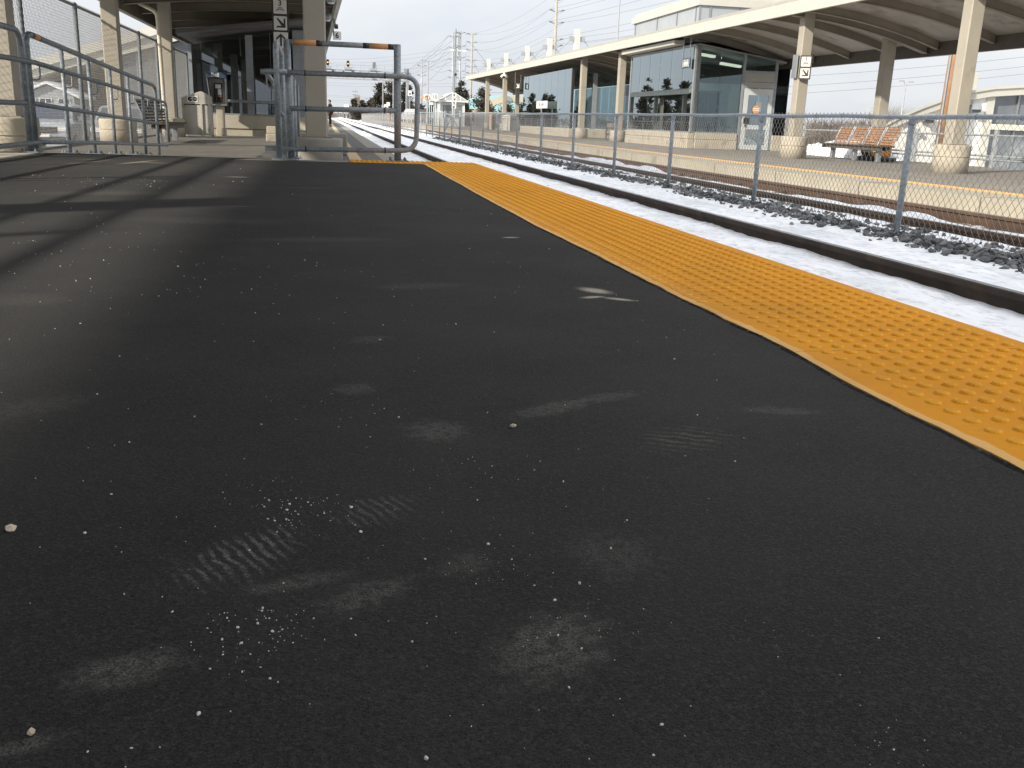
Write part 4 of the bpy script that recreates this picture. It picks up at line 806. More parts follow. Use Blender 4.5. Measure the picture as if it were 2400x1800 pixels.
sh2 = thing('glass_shelter', 'smaller glass waiting shelter with reflective front farther along the far platform', 'shelter', (13.6, 53.9, -.32))
P('plinth', conc, sh2, lambda b: (b.rbox(13.5, 13.85, 53.8, 67.8, -.33, .16, .03), b.rbox(13.86, 17.3, 53.8, 54.1, -.33, .16, .03)))
for i in range(8): P('glass_pane', glass_refl, sh2, lambda b: pane(b, (13.65, 53.9 + i * 1.725 + .012), (13.65, 53.9 + (i + 1) * 1.725 - .012), .17, 3.42))
for i in range(3): P('glass_pane', glass_far, sh2, lambda b: pane(b, (13.8 + i * 1.12, 53.95), (13.8 + (i + 1) * 1.12 - .03, 53.95), .17, 3.35 - i * .2, .012, 3.15 - i * .2))
P('corner_post', black_m, sh2, BX(13.6, 13.74, 53.86, 54.0, .16, 3.45)); PS('window_frame', mull, sh2, [BX(14.85, 15.1, 53.9, 54.15, .16, 3.2), BX(13.62, 13.68, 53.9, 67.7, .9, .95), BX(17.15, 17.25, 53.9, 54.0, .16, 2.8)])
P('glass_pane', glass_far, sh2, lambda b: [pane(b, (17.3, 54 + 1.7 * i), (17.3, 55.66 + 1.7 * i), .17, 2.7) for i in range(8)])
O = Vector((13.57, 60.3, 1.50)); sgn = thing('name_sign', 'pale cream station sign board standing before the farther glass shelter', 'sign', (13.3, 60.3, -.32))
P('board', offwhite, sgn, lambda b: b.box(13.28, 13.33, 58.6, 61.6, 1.28, 1.72)); P('post', alum, sgn, lambda b: b.tube((13.3, 60.1, -.32), (13.3, 60.1, 1.28), .04, 8)); P('symbol', mull, sgn, lambda b: (b.box(13.27, 13.279, 60.5, 60.8, 1.40, 1.6), b.box(13.27, 13.279, 59.5, 60.1, 1.44, 1.58)))

# wire litter basket and grey litter bins
def mesh_basket(b):
    for i in range(28):
        a = 2 * math.pi * i / 28; b.tube((14.55 + .42 * math.cos(a), 48.3 + .42 * math.sin(a), -.3), (14.55 + .45 * math.cos(a), 48.3 + .45 * math.sin(a), .62), .012, 4)
    for z in (-.28, .0, .3, .6): b.path([(14.55 + .445 * math.cos(k * .3142), 48.3 + .445 * math.sin(k * .3142), z) for k in range(20)], .018, 5, closed=True)
t = thing('litter_basket', 'round wire litter basket between the two glass shelters', 'bin', (14.55, 48.3, -.32)); P('basket', dark_steel, t, mesh_basket); P('liner', M('clear_liner', (.25, .25, .24), (.35, .35, .34), 5, .3), t, lambda b: b.lathe((14.55, 48.3, 0), [(.36, -.25), (.40, .5), (.34, .52), (.3, -.2)], 14))
def go_bin(label, x, y, rz, group=None, sc=1.0):
    t = thing('litter_bin', label, 'bin', (x, y, -.32), group, rz); st = M('stained_steel', (.52, .50, .45), (.42, .40, .36), 3, .5, .1, .05, 40, (.36, .33, .28), 2.2)
    w, d = .40 * sc, .28 * sc
    P('body', st, t, lambda b: b.rbox(-w + .02, w - .02, -d, d, .06, .90, .015), local=True)
    def hood(b): b.prism([(-w, .93), (w, .93), (w, 1.16), (w * .42, 1.29), (w * .30, 1.29), (-w, 1.10)], (0, -d - .03, 0), (1, 0, 0), (0, 0, 1), (0, 2 * d + .06, 0))
    P('hood', st, t, hood, local=True); P('slot', black_m, t, lambda b: (b.box(-w + .03, w - .03, -d + .03, d - .03, .897, .931),), local=True)
    [P('leg', st, t, BX(xx - .03, xx + .03, yy - .03, yy + .03, 0, .95), local=True) for xx in (-w + .03, w - .03) for yy in (-d - .01, d + .01)]; P('front_strut', st, t, BX(.12, .17, -d - .05, -d - .002, -.0, .93), local=True)
    lg = P('logo_plate', white_m, t, lambda b: b.box(-.24 * sc, .06 * sc, -d - .042, -d - .033, .985, 1.155), local=True)
    P('logo', navy, lg, lambda b: (b.lathe((-.155 * sc, -d - .044, 1.07), [(.0, 0), (.062, 0)], 20, 'y'), b.lathe((-.02 * sc, -d - .044, 1.07), [(.0, 0), (.062, 0)], 20, 'y')), local=True)
    P('logo', white_m, lg, lambda b: (b.box(-.16 * sc, -.085 * sc, -d - .047, -d - .0455, 1.062, 1.078), b.box(-.072 * sc, .035 * sc, -d - .047, -d - .0455, 1.064, 1.076), b.lathe((-.155 * sc, -d - .0452, 1.07), [(.0, 0), (.028, 0)], 14, 'y'), b.prism([(0, 0), (.065, .0), (.065, .035)], (-.155 * sc, -d - .0458, 1.075), (1, 0, 0), (0, 0, 1), (0, -.0003, 0))), local=True)
    return t
go_bin('stained steel litter bin with round two-letter logo beside the pay phone', -3.70, 30.3, 0, None)
go_bin('grey litter bin with small logo plate standing by the end column of the far canopy', 13.65, 72.6, math.radians(-60), None, 1.15)

# yellow grit box and snow behind the bench
t = thing('grit_box', 'yellow and black machine standing behind the bench on the far platform', 'grit box', (16.1, 26.3, -.32))
P('body', M('machine_yellow', (.50, .22, .05), (.42, .18, .04), 6, .6), t, lambda b: b.rbox(15.86, 16.26, 25.85, 26.25, -.19, .30, .03)); P('tank', dark_steel, t, lambda b: (setattr(b, 'smooth', True), b.lathe((16.1, 26.35, .02), [(.0, 0), (.2, .02), (.24, .08), (.24, .55), (.2, .62), (0, .64)], 20, 'y')))
P('base_frame', black_m, t, lambda b: b.rbox(15.82, 16.36, 25.7, 27.0, -.31, -.20, .03)); P('label', M('machine_label', (.85, .50, .05), None, 6, .5), t, lambda b: b.box(15.849, 15.859, 26.0, 26.16, -.1, .22))
def lump(name, label, cx, cy, sx, sy, h, z0, mat, seed=0, kind=None):
    b = MB(); b.smooth = True; n = 26; m_ = 12; vs = [(cx, cy, z0 + h)]
    for i in range(1, m_ + 1):
        for j in range(n):
            a = 2 * math.pi * j / n; r = i / m_; wob = 1 + .25 * fbm(math.cos(a) * 2, math.sin(a) * 2, seed, 1.2, 3); vs.append((cx + sx * r * wob * math.cos(a), cy + sy * r * wob * math.sin(a), z0 + h * max(0, 1 - r ** 2.2) * (1 + .35 * fbm(cx + r * 3 * math.cos(a), r * 3 * math.sin(a), seed + 4, 1.0, 4)) - (.05 if i == m_ else 0)))
    fs = [(0, 1 + j, 1 + (j + 1) % n) for j in range(n)] + [(1 + i * n + j, 1 + (i + 1) * n + j, 1 + (i + 1) * n + (j + 1) % n, 1 + i * n + (j + 1) % n) for i in range(m_ - 1) for j in range(n)]
    b.add(vs, fs); return tag(b.build(name, mat, loc=(cx, cy, z0)), label, 'snow pile', kind=kind)
snow_m = M('piled_snow', (.84, .86, .89), (.74, .77, .81), 1.6, .7, 0, .4, 9, (.66, .68, .70), 1.1)
lump('snow_pile', 'white snow pile behind the bench at the back of the far platform', 17.4, 30.4, 1.1, 3.2, .52, -.34, snow_m, 2)

# ------------------------------------------------------------------ light guard rail behind the far platform
t = thing('guard_rail', 'pale tubular guard rail along the back of the far platform', 'railing', (17.75, 14, -.32))
P('rail', far_steel, t, lambda b: [b.tube((17.75, 16, z), (17.75, 34.5, z), .03, 8) for z in (.52, -.02, -.12)])
for y in (16.2, 19.8, 23.4, 27, 30.6, 34.2): P('post', far_steel, t, lambda b: b.rbox(17.7, 17.8, y - .05, y + .05, -.4, .66, .01))

# white arched station building beyond the far platform
white_wall = M('white_render_wall', (0.680, 0.671, 0.629), (0.646, 0.637, 0.595), .8, .6, 0, .03, 20, (0.612, 0.603, 0.561), .5)
S = 1.8; BY = 26 * S; zz = lambda v: .45 + (v - .45) * S
bt = thing('station_building', 'white arched station building with grey glazed wall beyond the far platform', 'building', (18.5 * S, BY, -1.3))
arch = [(15.0, .20), (15.6, .50), (16.4, .93), (17.08, 1.22), (17.6, 1.41), (18.0, 1.53), (18.44, 1.68), (19.24, 1.83), (20.38, 1.93), (21.8, 1.98), (23.5, 2.0), (26, 2.0)]
def wallp(b): b.prism([(x * S, zz(z)) for x, z in [(15.0, -.62)] + [(x, z - .1) for x, z in arch if x <= 19.45] + [(19.45, 1.70), (19.45, -.62)]], (0, BY, 0), (1, 0, 0), (0, 0, 1), (4, 5, 0))
P('wall', white_wall, bt, wallp)
P('wall_joint', mull, bt, lambda b: [b.box(x * S - .012, x * S + .012, BY - .008, BY + .01, -1.3, zz(h)) for x, h in ((16.15, .62), (17.0, 1.02), (17.85, 1.3), (18.75, 1.6))])
def roofp(b):
    top = [(x * S, zz(z)) for x, z in arch]; pts = top + [(x, z - .36) for x, z in top[::-1]]; b.prism(pts, (0, BY - .25, 0), (1, 0, 0), (0, 0, 1), (4.2, 5.2, 0)); b.prism([(x, z + .14) for x, z in top] + [(x, z + .004) for x, z in top[::-1]], (0, BY - .35, 0), (1, 0, 0), (0, 0, 1), (4.3, 5.3, 0))
P('roof', cream, bt, roofp)
P('glazing', M('building_glass_grey', (.17, .19, .205), (.13, .145, .16), .8, .12, 0, 0, 60, (.26, .28, .29), .5), bt, lambda b: b.box(19.46 * S, 26 * S, BY + .25, BY + .3, -1.3, zz(1.84)))
PS('window_frame', alum, bt, [BX(x * S - .05, x * S + .05, BY + .14, BY + .249, -1.3, zz(1.8)) for x in (20.35, 21.3, 22.3)] + [BX(19.46 * S, 26 * S, BY + .14, BY + .249, zz(-.12) - .06, zz(-.12) + .06)])
P('lintel', M('pale_lintel', (.66, .61, .50), (.60, .56, .46), 2, .6), bt, lambda b: b.box(19.42 * S, 26 * S, BY - .12, BY + .13, zz(.70), zz(.86)))
P('corner_trim', cream, bt, lambda b: b.box(19.2 * S, 19.47 * S, BY - .05, BY + .24, -1.3, zz(1.62)))
P('roof_vent', cream, bt, lambda b: b.rbox(19.3 * S, 19.62 * S, BY + 2, BY + 2.6, zz(1.8), zz(2.35), .02))
for x, z in ((17.28, .94), (18.75, 1.28)):
    fl = P('flood_light', mull, bt, lambda b: b.cbox((x * S, BY - .28, zz(z)), (.52, .42, .34), rot=(R(-25), 0, R(-12)))); P('lens', black_m, fl, lambda b: b.cbox((x * S - .05, BY - .50, zz(z) - .10), (.42, .04, .22), rot=(R(-25), 0, R(-12))))
for x, z in ((16.2, .53), (17.2, .48), (17.85, .47), (18.0, .22)): P('wall_bracket', mull, bt, lambda b: (b.cbox((x * S, BY - .12, zz(z)), (.16, .22, .16)), b.tube((x * S, BY - .1, zz(z)), (x * S - .5, BY - .1, zz(z) - .45), .03, 6)))

# ------------------------------------------------------------------ near platform: glazed hall, pay phone, person
YS = 33.0; hall = thing('glazed_hall', 'dark glazed waiting hall with concrete plinth under the near canopy', 'shelter', (-2.4, YS, -.34))
P('plinth', conc, hall, lambda b: (b.rbox(-4.25, -.55, YS, YS + .25, -.10, .32, .02), b.box(-4.2, -.60, YS + .05, YS + .25, -.34, -.112), b.rbox(-.54, -.3, YS, 44, -.34, .30, .02)))
def hg(x0, x1, z1a, z1b): P('glass_pane', glass_dark, hall, lambda b: pane(b, (x0, YS + .1), (x1, YS + .1), .38, z1a, .015, z1b))
for x0, x1, a_, c_ in ((-4.12, -3.85, 2.42, 2.5), (-3.83, -2.64, 2.5, 2.76), (-2.62, -2.48, 2.77, 2.79), (-2.24, -1.72, 2.80, 2.92), (-1.70, -1.0, 2.92, 3.0)): hg(x0, x1, a_, c_)
PS('window_frame', mull, hall, [BX(-2.47, -2.25, YS + .02, YS + .16, .33, 2.80), BX(-4.22, -4.13, YS + .02, YS + .16, .33, 2.45), BX(-4.1, -2.48, YS + .03, YS + .15, .325, .375), BX(-2.25, -1.0, YS + .03, YS + .15, .325, .375), BX(-.99, -.62, YS + .02, YS + .16, .30, 3.02), BX(-1.70, -1.695, YS + .08, YS + .13, .38, 2.9)])
P('hand_bar', mull, hall, lambda b: b.tube((-3.1, YS - .12, .76), (-.9, YS - .12, .74), .045, 10))
P('corner_trim', white_m, hall, lambda b: b.box(-.60, -.54, YS + .02, YS + .14, .30, 3.05))
P('side_glass', glass_dark, hall, lambda b: [pane(b, (-.45, YS + .3 + 1.8 * i), (-.45, YS + 2.05 + 1.8 * i), .32, 2.95) for i in range(6)] + [pane(b, (-4.15, YS + .3 + 1.8 * i), (-4.15, YS + 2.05 + 1.8 * i), .0, 2.4) for i in range(6)])
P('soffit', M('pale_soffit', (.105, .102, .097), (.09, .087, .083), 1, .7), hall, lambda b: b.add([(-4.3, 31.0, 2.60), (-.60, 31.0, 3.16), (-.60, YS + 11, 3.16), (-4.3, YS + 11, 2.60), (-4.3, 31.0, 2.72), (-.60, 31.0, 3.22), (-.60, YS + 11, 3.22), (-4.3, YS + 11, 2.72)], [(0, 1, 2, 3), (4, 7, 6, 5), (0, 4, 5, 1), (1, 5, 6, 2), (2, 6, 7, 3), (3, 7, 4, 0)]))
P('soffit_slot', black_m, hall, lambda b: [b.add([(x0, y, .605 + 2.55 + (x0 + .6) * .1513), (x1, y, .605 + 2.55 + (x1 + .6) * .1513), (x1, y + .22, .605 + 2.55 + (x1 + .6) * .1513), (x0, y + .22, .605 + 2.55 + (x0 + .6) * .1513)], [(0, 1, 2, 3)]) for x0, x1, y in ((-3.75, -3.05, 31.8), (-3.0, -2.35, 31.4), (-1.5, -1.1, 31.6))])
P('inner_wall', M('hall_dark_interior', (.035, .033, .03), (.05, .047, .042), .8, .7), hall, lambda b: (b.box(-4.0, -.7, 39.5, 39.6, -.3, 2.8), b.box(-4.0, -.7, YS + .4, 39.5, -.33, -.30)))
PS('blind', M('pale_blind', (.66, .69, .71), (.58, .61, .63), 4, .6), hall, [BX(x, x + w, 33.5, 33.52, -.3, h) for x, w, h in ((-4.05, .12, 1.9), (-3.02, .10, 1.55), (-2.84, .17, 1.6), (-2.42, .1, 1.6), (-2.52, .03, 1.5), (-1.92, .05, 1.3), (-1.82, .03, 1.2), (-1.4, .04, 1.2), (-1.2, .06, 1.3))])
P('interior_band', M('band_blue_grey', (.34, .38, .41), (.28, .32, .34), 2, .6), hall, lambda b: b.add([(-4.1, 34.2, 2.1), (-2.0, 34.2, 1.15), (-2.0, 34.2, 1.4), (-4.1, 34.2, 2.42), (-4.1, 34.25, 2.1), (-2.0, 34.25, 1.15), (-2.0, 34.25, 1.4), (-4.1, 34.25, 2.42)], [(0, 1, 2, 3), (7, 6, 5, 4), (0, 4, 5, 1), (1, 5, 6, 2), (2, 6, 7, 3), (3, 7, 4, 0)]))
P('bulb', white_m, hall, lambda b: (setattr(b, 'smooth', True), b.lathe((-2.7, 34.0, 2.27), [(0, -.06), (.05, -.03), (.06, 0), (.03, .05), (.01, .5)], 10)))
t = thing('pay_phone', 'pay phone kiosk with dark blue header on a cream post', 'phone booth', (-3.25, 32.2, -.34))
P('post', conc, t, lambda b: (b.rbox(-3.36, -3.13, 32.15, 32.4, -.08, .60, .015), b.rbox(-3.39, -3.10, 32.12, 32.43, -.34, -.075, .015)))
P('shelf', alum, t, lambda b: b.rbox(-3.56, -3.02, 32.02, 32.5, .595, .645, .012))
P('side_panel', alum, t, lambda b: (b.add([(-3.60, 32.0, 1.42), (-3.60, 32.45, 1.42), (-3.53, 32.45, .65), (-3.53, 32.08, .65), (-3.575, 32.0, 1.42), (-3.575, 32.45, 1.42), (-3.505, 32.45, .65), (-3.505, 32.08, .65)], [(0, 1, 2, 3), (4, 7, 6, 5), (0, 4, 5, 1), (1, 5, 6, 2), (2, 6, 7, 3), (3, 7, 4, 0)]), b.box(-3.05, -3.03, 32.0, 32.45, .65, 1.42)))
P('back_panel', M('phone_back', (.46, .45, .43), (.40, .39, .37), 2, .5), t, lambda b: (b.box(-3.57, -3.05, 32.44, 32.47, .65, 1.42), b.box(-3.40, -3.14, 32.36, 32.438, .65, 1.40)))
hd = P('header', navy, t, lambda b: b.rbox(-3.61, -3.02, 31.98, 32.47, 1.42, 1.60, .01)); P('lettering', white_m, hd, lambda b: b.text('Bell', .17, (-3.33, 31.970, 1.505), (1, 0, 0), (0, 0, 1), (0, 0, 0)))
ph_ = P('phone', black_m, t, lambda b: b.rbox(-3.41, -3.17, 32.26, 32.359, .70, 1.27, .02)); P('faceplate', white_m, ph_, lambda b: (b.box(-3.37, -3.2, 32.25, 32.259, 1.12, 1.24), b.box(-3.30, -3.2, 32.25, 32.259, .93, 1.10))); P('keypad', orange, ph_, lambda b: b.box(-3.29, -3.2, 32.249, 32.259, .86, .915)); P('handset', black_m, ph_, lambda b: b.path(bent([(-3.375, 32.22, .98), (-3.35, 32.2, .9), (-3.35, 32.2, .76), (-3.375, 32.22, .70)], .05), .028, 8))
t = thing('support_block', 'low concrete block at the foot of the glazed hall behind the railing cluster', 'block', (-1.55, 28.0, -.32)); P('block', conc, t, lambda b: b.rbox(-1.62, -1.28, 27.8, 28.2, -.33, -.12, .02)); P('upper_block', conc, t, lambda b: b.rbox(-1.6, -1.3, 27.85, 28.15, -.118, .08, .02))
t = thing('concrete_step', 'low concrete step behind the base of the front canopy column', 'block', (.02, 19.5, -.32)); P('block', conc_shaded, t, lambda b: b.rbox(-.75, .42, 19.3, 20.2, -.33, .10, .03)); P('lower_block', conc_shaded, t, lambda b: b.rbox(-.74, .18, 18.9, 19.29, -.33, -.02, .02))

# person
def skin(name, mat, parent, nodes, edges, root=0, sub=2):
    me = bpy.data.meshes.new(name); me.from_pydata([n[0] for n in nodes], edges, []); me.materials.append(mat); o = bpy.data.objects.new(name, me); C.objects.link(o); o.parent = parent
    sk = o.modifiers.new('skin', 'SKIN'); lay = me.skin_vertices[0] if me.skin_vertices else None
    if lay is None:
        bm = bmesh.new(); bm.from_mesh(me); bm.verts.layers.skin.verify(); bm.to_mesh(me); bm.free(); lay = me.skin_vertices[0]
    for i, n in enumerate(nodes):
        r = n[1]; lay.data[i].radius = (r, r) if not isinstance(r, tuple) else r
        lay.data[i].use_root = (i == root)
    s = o.modifiers.new('sub', 'SUBSURF'); s.levels = sub; s.render_levels = sub; sk.use_smooth_shade = True
    WL[o.name] = WL[parent.name]; return o
skin_m = M('skin', (.46, .29, .20), (.40, .25, .17), 20, .6); cloth = M('black_cloth', (.012, .012, .014), (.022, .022, .024), 12, .85)
per = thing('person', 'person in a black coat and black trousers standing on the platform facing the hall', 'person', (.33, 67.5, -.32))
J = [((0, 0, .96), (.13, .10)), ((0, 0, 1.15), (.13, .095)), ((0, .0, 1.36), (.165, .10)), ((-.01, 0, 1.49), .06), ((-.035, 0, 1.58), (.075, .085)), ((-.04, 0, 1.66), (.08, .09)), ((-.10, 0, 1.585), .022),
     ((0, -.20, 1.40), .055), ((.02, -.27, 1.14), .043), ((-.06, -.24, .92), .032), ((-.09, -.23, .84), (.02, .04)), ((0, .20, 1.40), .055), ((-.06, .25, 1.14), .043), ((-.20, .14, 1.30), .032), ((-.25, .10, 1.36), (.02, .04)),
     ((.0, -.09, .90), .085), ((.02, -.10, .50), .06), ((.04, -.11, .09), .042), ((-.10, -.12, .035), (.035, .045)), ((.0, .09, .90), .085), ((-.02, .10, .50), .06), ((-.01, .11, .09), .042), ((-.14, .12, .035), (.035, .045))]
ED = [(0, 1), (1, 2), (2, 3), (3, 4), (4, 5), (4, 6), (2, 7), (7, 8), (8, 9), (9, 10), (2, 11), (11, 12), (12, 13), (13, 14), (0, 15), (15, 16), (16, 17), (17, 18), (0, 19), (19, 20), (20, 21), (21, 22)]
# fingers: five short chains on each hand
for hand, dv in ((10, Vector((-.02, 0, -1))), (14, Vector((-.5, -.1, .8)))):
    hp = Vector(J[hand][0]); dv.normalize()
    for k in range(5):
        i = len(J); side = (k - 1.5) * .018 if k < 4 else -.045; ln = (.07, .08, .075, .06, .045)[k]; p = hp + Vector((0, side, 0)) + dv * (.03 if k < 4 else .0); J.append((tuple(p), .009)); J.append((tuple(p + dv * ln * .5 + Vector((-.006, 0, 0))), .0085)); J.append((tuple(p + dv * ln + Vector((-.018, 0, 0))), .0075)); ED += [(hand, i), (i, i + 1), (i + 1, i + 2)]
skin('body', skin_m, per, J, ED)
coat = [((.02, 0, .76), (.22, .20)), ((.02, 0, .98), (.20, .19)), ((.04, 0, 1.18), (.20, .175)), ((.03, 0, 1.36), (.19, .155)), ((0, 0, 1.475), (.09, .08)), ((.02, -.20, 1.40), .088), ((.05, -.29, 1.14), .072), ((-.03, -.26, .95), .056), ((.01, .19, 1.41), .078), ((-.05, .26, 1.15), .062), ((-.17, .155, 1.27), .048)]
skin('coat', cloth, per, coat, [(0, 1), (1, 2), (2, 3), (3, 4), (3, 5), (5, 6), (6, 7), (3, 8), (8, 9), (9, 10)])
skin('trousers', cloth, per, [((0, 0, .92), (.15, .12)), ((.0, -.095, .86), .10), ((.02, -.10, .50), .078), ((.04, -.11, .10), .062), ((.0, .095, .86), .10), ((-.02, .10, .50), .078), ((-.01, .11, .10), .062)], [(0, 1), (1, 2), (2, 3), (0, 4), (4, 5), (5, 6)])
P('collar', white_m, per, lambda b: b.path([(-.075, -.05, 1.50), (-.105, -.02, 1.42), (-.13, -.01, 1.28)], [.02, .022, .008], 6), local=True)
def _hair(b):
    b.smooth = True; n, m_ = 18, 12; vs = []; 
    for i in range(m_ + 1):
        th = math.pi * i / m_
        for j in range(n): ph = 2 * math.pi * j / n; w = 1 + .05 * math.sin(7 * ph + i * 2.3); vs.append((-.022 + .106 * w * math.sin(th) * math.cos(ph), .090 * w * math.sin(th) * math.sin(ph), 1.630 + .112 * math.cos(th)))
    fs = []
    for i in range(m_):
        for j in range(n):
            f = (i * n + j, i * n + (j + 1) % n, (i + 1) * n + (j + 1) % n, (i + 1) * n + j); c_ = sum((Vector(vs[k]) for k in f), Vector()) / 4
            if (c_.x < -.055 and c_.z < 1.672) or c_.z < 1.555 or (c_.x < .0 and c_.z < 1.60): continue
            fs.append(f)
    b.add(vs, fs)
P('hair', M('black_hair', (.012, .01, .009), None, 30, .7), per, _hair, True, True)
for s_ in (0, 1): P('shoe', black_m, per, lambda b: b.rbox((-.20, -.24)[s_], (.09, .05)[s_], (-.165, .07)[s_], (-.07, .17)[s_], .0, .085, .025), local=True)
P('eye', black_m, per, lambda b: [b.cbox((-.112, d, 1.625), (.012, .022, .012)) for d in (-.032, .032)], local=True); P('mouth', M('lip', (.35, .16, .13), None, 20, .6), per, lambda b: b.cbox((-.108, 0, 1.548), (.012, .045, .012)), local=True); P('ear', skin_m, per, lambda b: [b.cbox((-.03, d, 1.61), (.035, .02, .06)) for d in (-.088, .088)], local=True)
# ------------------------------------------------------------------ signal gantry over the tracks
t = thing('signal_gantry', 'pale steel signal gantry spanning the tracks in the distance', 'gantry', (14.4, 175, -1.3)); YG2 = 175
def truss(b):
    for z in (6.58, 7.98):
        for y in (YG2, YG2 + 1.2): b.cbox((4, y, z), (21.4, .16, .16))
    for i in range(15):
        x = -6.2 + i * 1.45
        for y in (YG2, YG2 + 1.2): b.tube((x, y, 6.58), (x + .72, y, 7.98), .045, 4); b.tube((x + .72, y, 7.98), (x + 1.45, y, 6.58), .045, 4)
P('truss', gantry_steel, t, truss)
P('hand_rail', gantry_steel, t, lambda b: ([b.tube((-6, YG2 - .3, z), (14.4, YG2 - .3, z), .03, 4) for z in (8.9, 8.45)], [b.tube((-6 + i * 1.36, YG2 - .3, 7.98), (-6 + i * 1.36, YG2 - .3, 8.9), .03, 4) for i in range(16)]))
P('gantry_leg', gantry_steel, t, lambda b: (b.rbox(14.15, 14.6, YG2, YG2 + .45, -1.3, 8.7, .05), b.rbox(14.15, 14.6, YG2 + .9, YG2 + 1.3, -1.3, 8.7, .05)))
P('gantry_leg', gantry_steel, t, lambda b: b.rbox(-6.7, -6.3, YG2, YG2 + 1.2, -1.3, 8.2, .05))
P('ladder_post', gantry_steel, t, lambda b: [b.rbox(x - .09, x + .09, 172.0, 172.2, -1.3, 6.8, .02) for x in (9.88, 11.65)])
P('access_platform', gantry_steel, t, lambda b: [b.cbox((x, YG2 - .45, 8.22), (1.25, .8, .32)) for x in (.6, 4.05, 8.4)])
P('electric_box', mull, t, lambda b: b.cbox((14.0, YG2 - .3, 8.3), (.55, .5, .7)))
amber = emis('amber_lamp', (1.0, .50, .10), 2.2)
def signal(x, z, lit, label, h=1.05, w=.46):
    s = thing('railway_signal', label, 'signal', (x, YG2 - .5, z)); r = w / 2
    out = [(r * math.cos(a), (h / 2 - r) + r * math.sin(a)) for a in [k * math.pi / 8 for k in range(9)]] + [(r * math.cos(a), -(h / 2 - r) + r * math.sin(a)) for a in [math.pi + k * math.pi / 8 for k in range(9)]]
    P('backboard', black_m, s, lambda b: b.prism(out, (x, YG2 - .5, z), (1, 0, 0), (0, 0, 1), (0, .15, 0)))
    P('hood', black_m, s, lambda b: [b.lathe((x, YG2 - .5, z + d), [(.13, 0), (.14, -.22), (.12, -.22), (.12, 0)], 12, 'y') for d in (.25, 0, -.25)])
    if lit: P('lamp', amber, s, lambda b: b.lathe((x, YG2 - .51, z + .0), [(0, -.05), (.13, -.02), (.13, 0)], 14, 'y'))
    P('post', far_steel, s, lambda b: b.tube((x, YG2 - .4, z - h / 2), (x, YG2 - .4, z - h / 2 - .3), .06, 6))
signal(.60, 9.10, True, 'lit amber signal head above the first access platform of the gantry, beside the column')
signal(4.05, 9.02, True, 'lit amber signal head above the middle access platform of the gantry')
s = thing('railway_signal', 'unlit signal head turned away above the far access platform of the gantry', 'signal', (8.4, YG2 - .5, 9)); P('backboard', mull, s, lambda b: b.cbox((8.45, YG2 - .4, 9.0), (.56, .4, .92), rot=(0, R(4), R(25)))); P('post', far_steel, s, lambda b: b.tube((8.4, YG2 - .4, 8.55), (8.4, YG2 - .4, 8.3), .08, 6))
for x, z, l in ((1.45, 7.62, 'first'), (3.25, 7.56, 'second'), (4.9, 7.6, 'third')):
    s = thing('lower_signal', f'{l} small round dark signal fixed to the gantry truss, counted from the column', 'signal', (x, YG2 - .4, z), 'small round signals on the gantry'); P('backboard', black_m, s, lambda b: b.lathe((x, YG2 - .4, z), [(0, -.05), (.24, -.05), (.24, .05), (0, .05)], 16, 'y')); P('rim', mull, s, lambda b: b.path([(x + .24 * math.cos(k * .524), YG2 - .47, z + .24 * math.sin(k * .524)) for k in range(12)], .03, 5, closed=True))
s = thing('lower_signal', 'small dark signal hanging below the gantry truss near its ladder posts', 'signal', (8.6, YG2 - .4, 6.6)); P('backboard', black_m, s, lambda b: b.cbox((8.6, YG2 - .4, 6.62), (.6, .3, .3))); P('hood', mull, s, lambda b: b.cbox((8.6, YG2 - .58, 6.66), (.4, .05, .16)))

# ------------------------------------------------------------------ utility poles and wires
ARM = {}
def pole(name, label, x, y, z1, r, mat, arms=(), lean=0.0, group=None, alen=1.2):
    t = thing(name, label, 'utility pole', (x, y, -1.3), group); P('shaft', mat, t, lambda b: (setattr(b, 'smooth', True), b.tube((x, y, -1.3), (x + lean, y, z1), r, 10, r * .72)))
    pts = []
    for k, z in enumerate(arms):
        for s_ in (-1, 1):
            e = Vector((x + s_ * alen, y - .2, z + .28)); pts.append(e)
            a = P('insulator_arm', mull, t, lambda b: (b.tube((x, y, z - .12), e, .05, 6), b.tube((x, y, z + .2), e, .03, 5), [b.lathe((e.x - s_ * q, e.y, e.z - .03), [(.03, -.03), (.12, -.02), (.12, .03), (.03, .05)], 8, 'x') for q in (.05, .2, .35, .5)]))
    ARM[t.name] = pts; return t
A_ = pole('utility_pole', 'tall timber utility pole with curved insulator arms rising behind the far canopy', 34.95, 150, 20.5, .27, wood_pole, (18.4, 16.7, 15.0, 12.6, 11.7), -.1, 'utility poles along the line')
B_ = pole('utility_pole', 'timber utility pole with many arms, wires sweeping up to the tall pole on its right', 32.2, 220, 18.8, .30, wood_pole, (18.5, 16.8, 15.2, 13.0, 11.7, 10.3), .1, 'utility poles along the line')
C_ = pole('utility_pole', 'slim distant utility pole with arms beside the street lamp', 25.0, 260, 15.3, .26, far_steel, (13.4, 11.0, 8.6), 0, 'utility poles along the line')
D_ = pole('utility_pole', 'first tall grey pole of the braced pole pair, with arms on its left', 31.9, 250, 20.9, .28, far_steel, (20.2, 17.6, 14.8, 12.0, 10.4), 0, 'utility poles along the line')
E_ = pole('utility_pole', 'second tall grey pole of the braced pole pair, with arms on its right', 33.75, 250, 21.8, .28, far_steel, (21.2, 18.0, 15.2, 12.0, 10.4), 0, 'utility poles along the line')
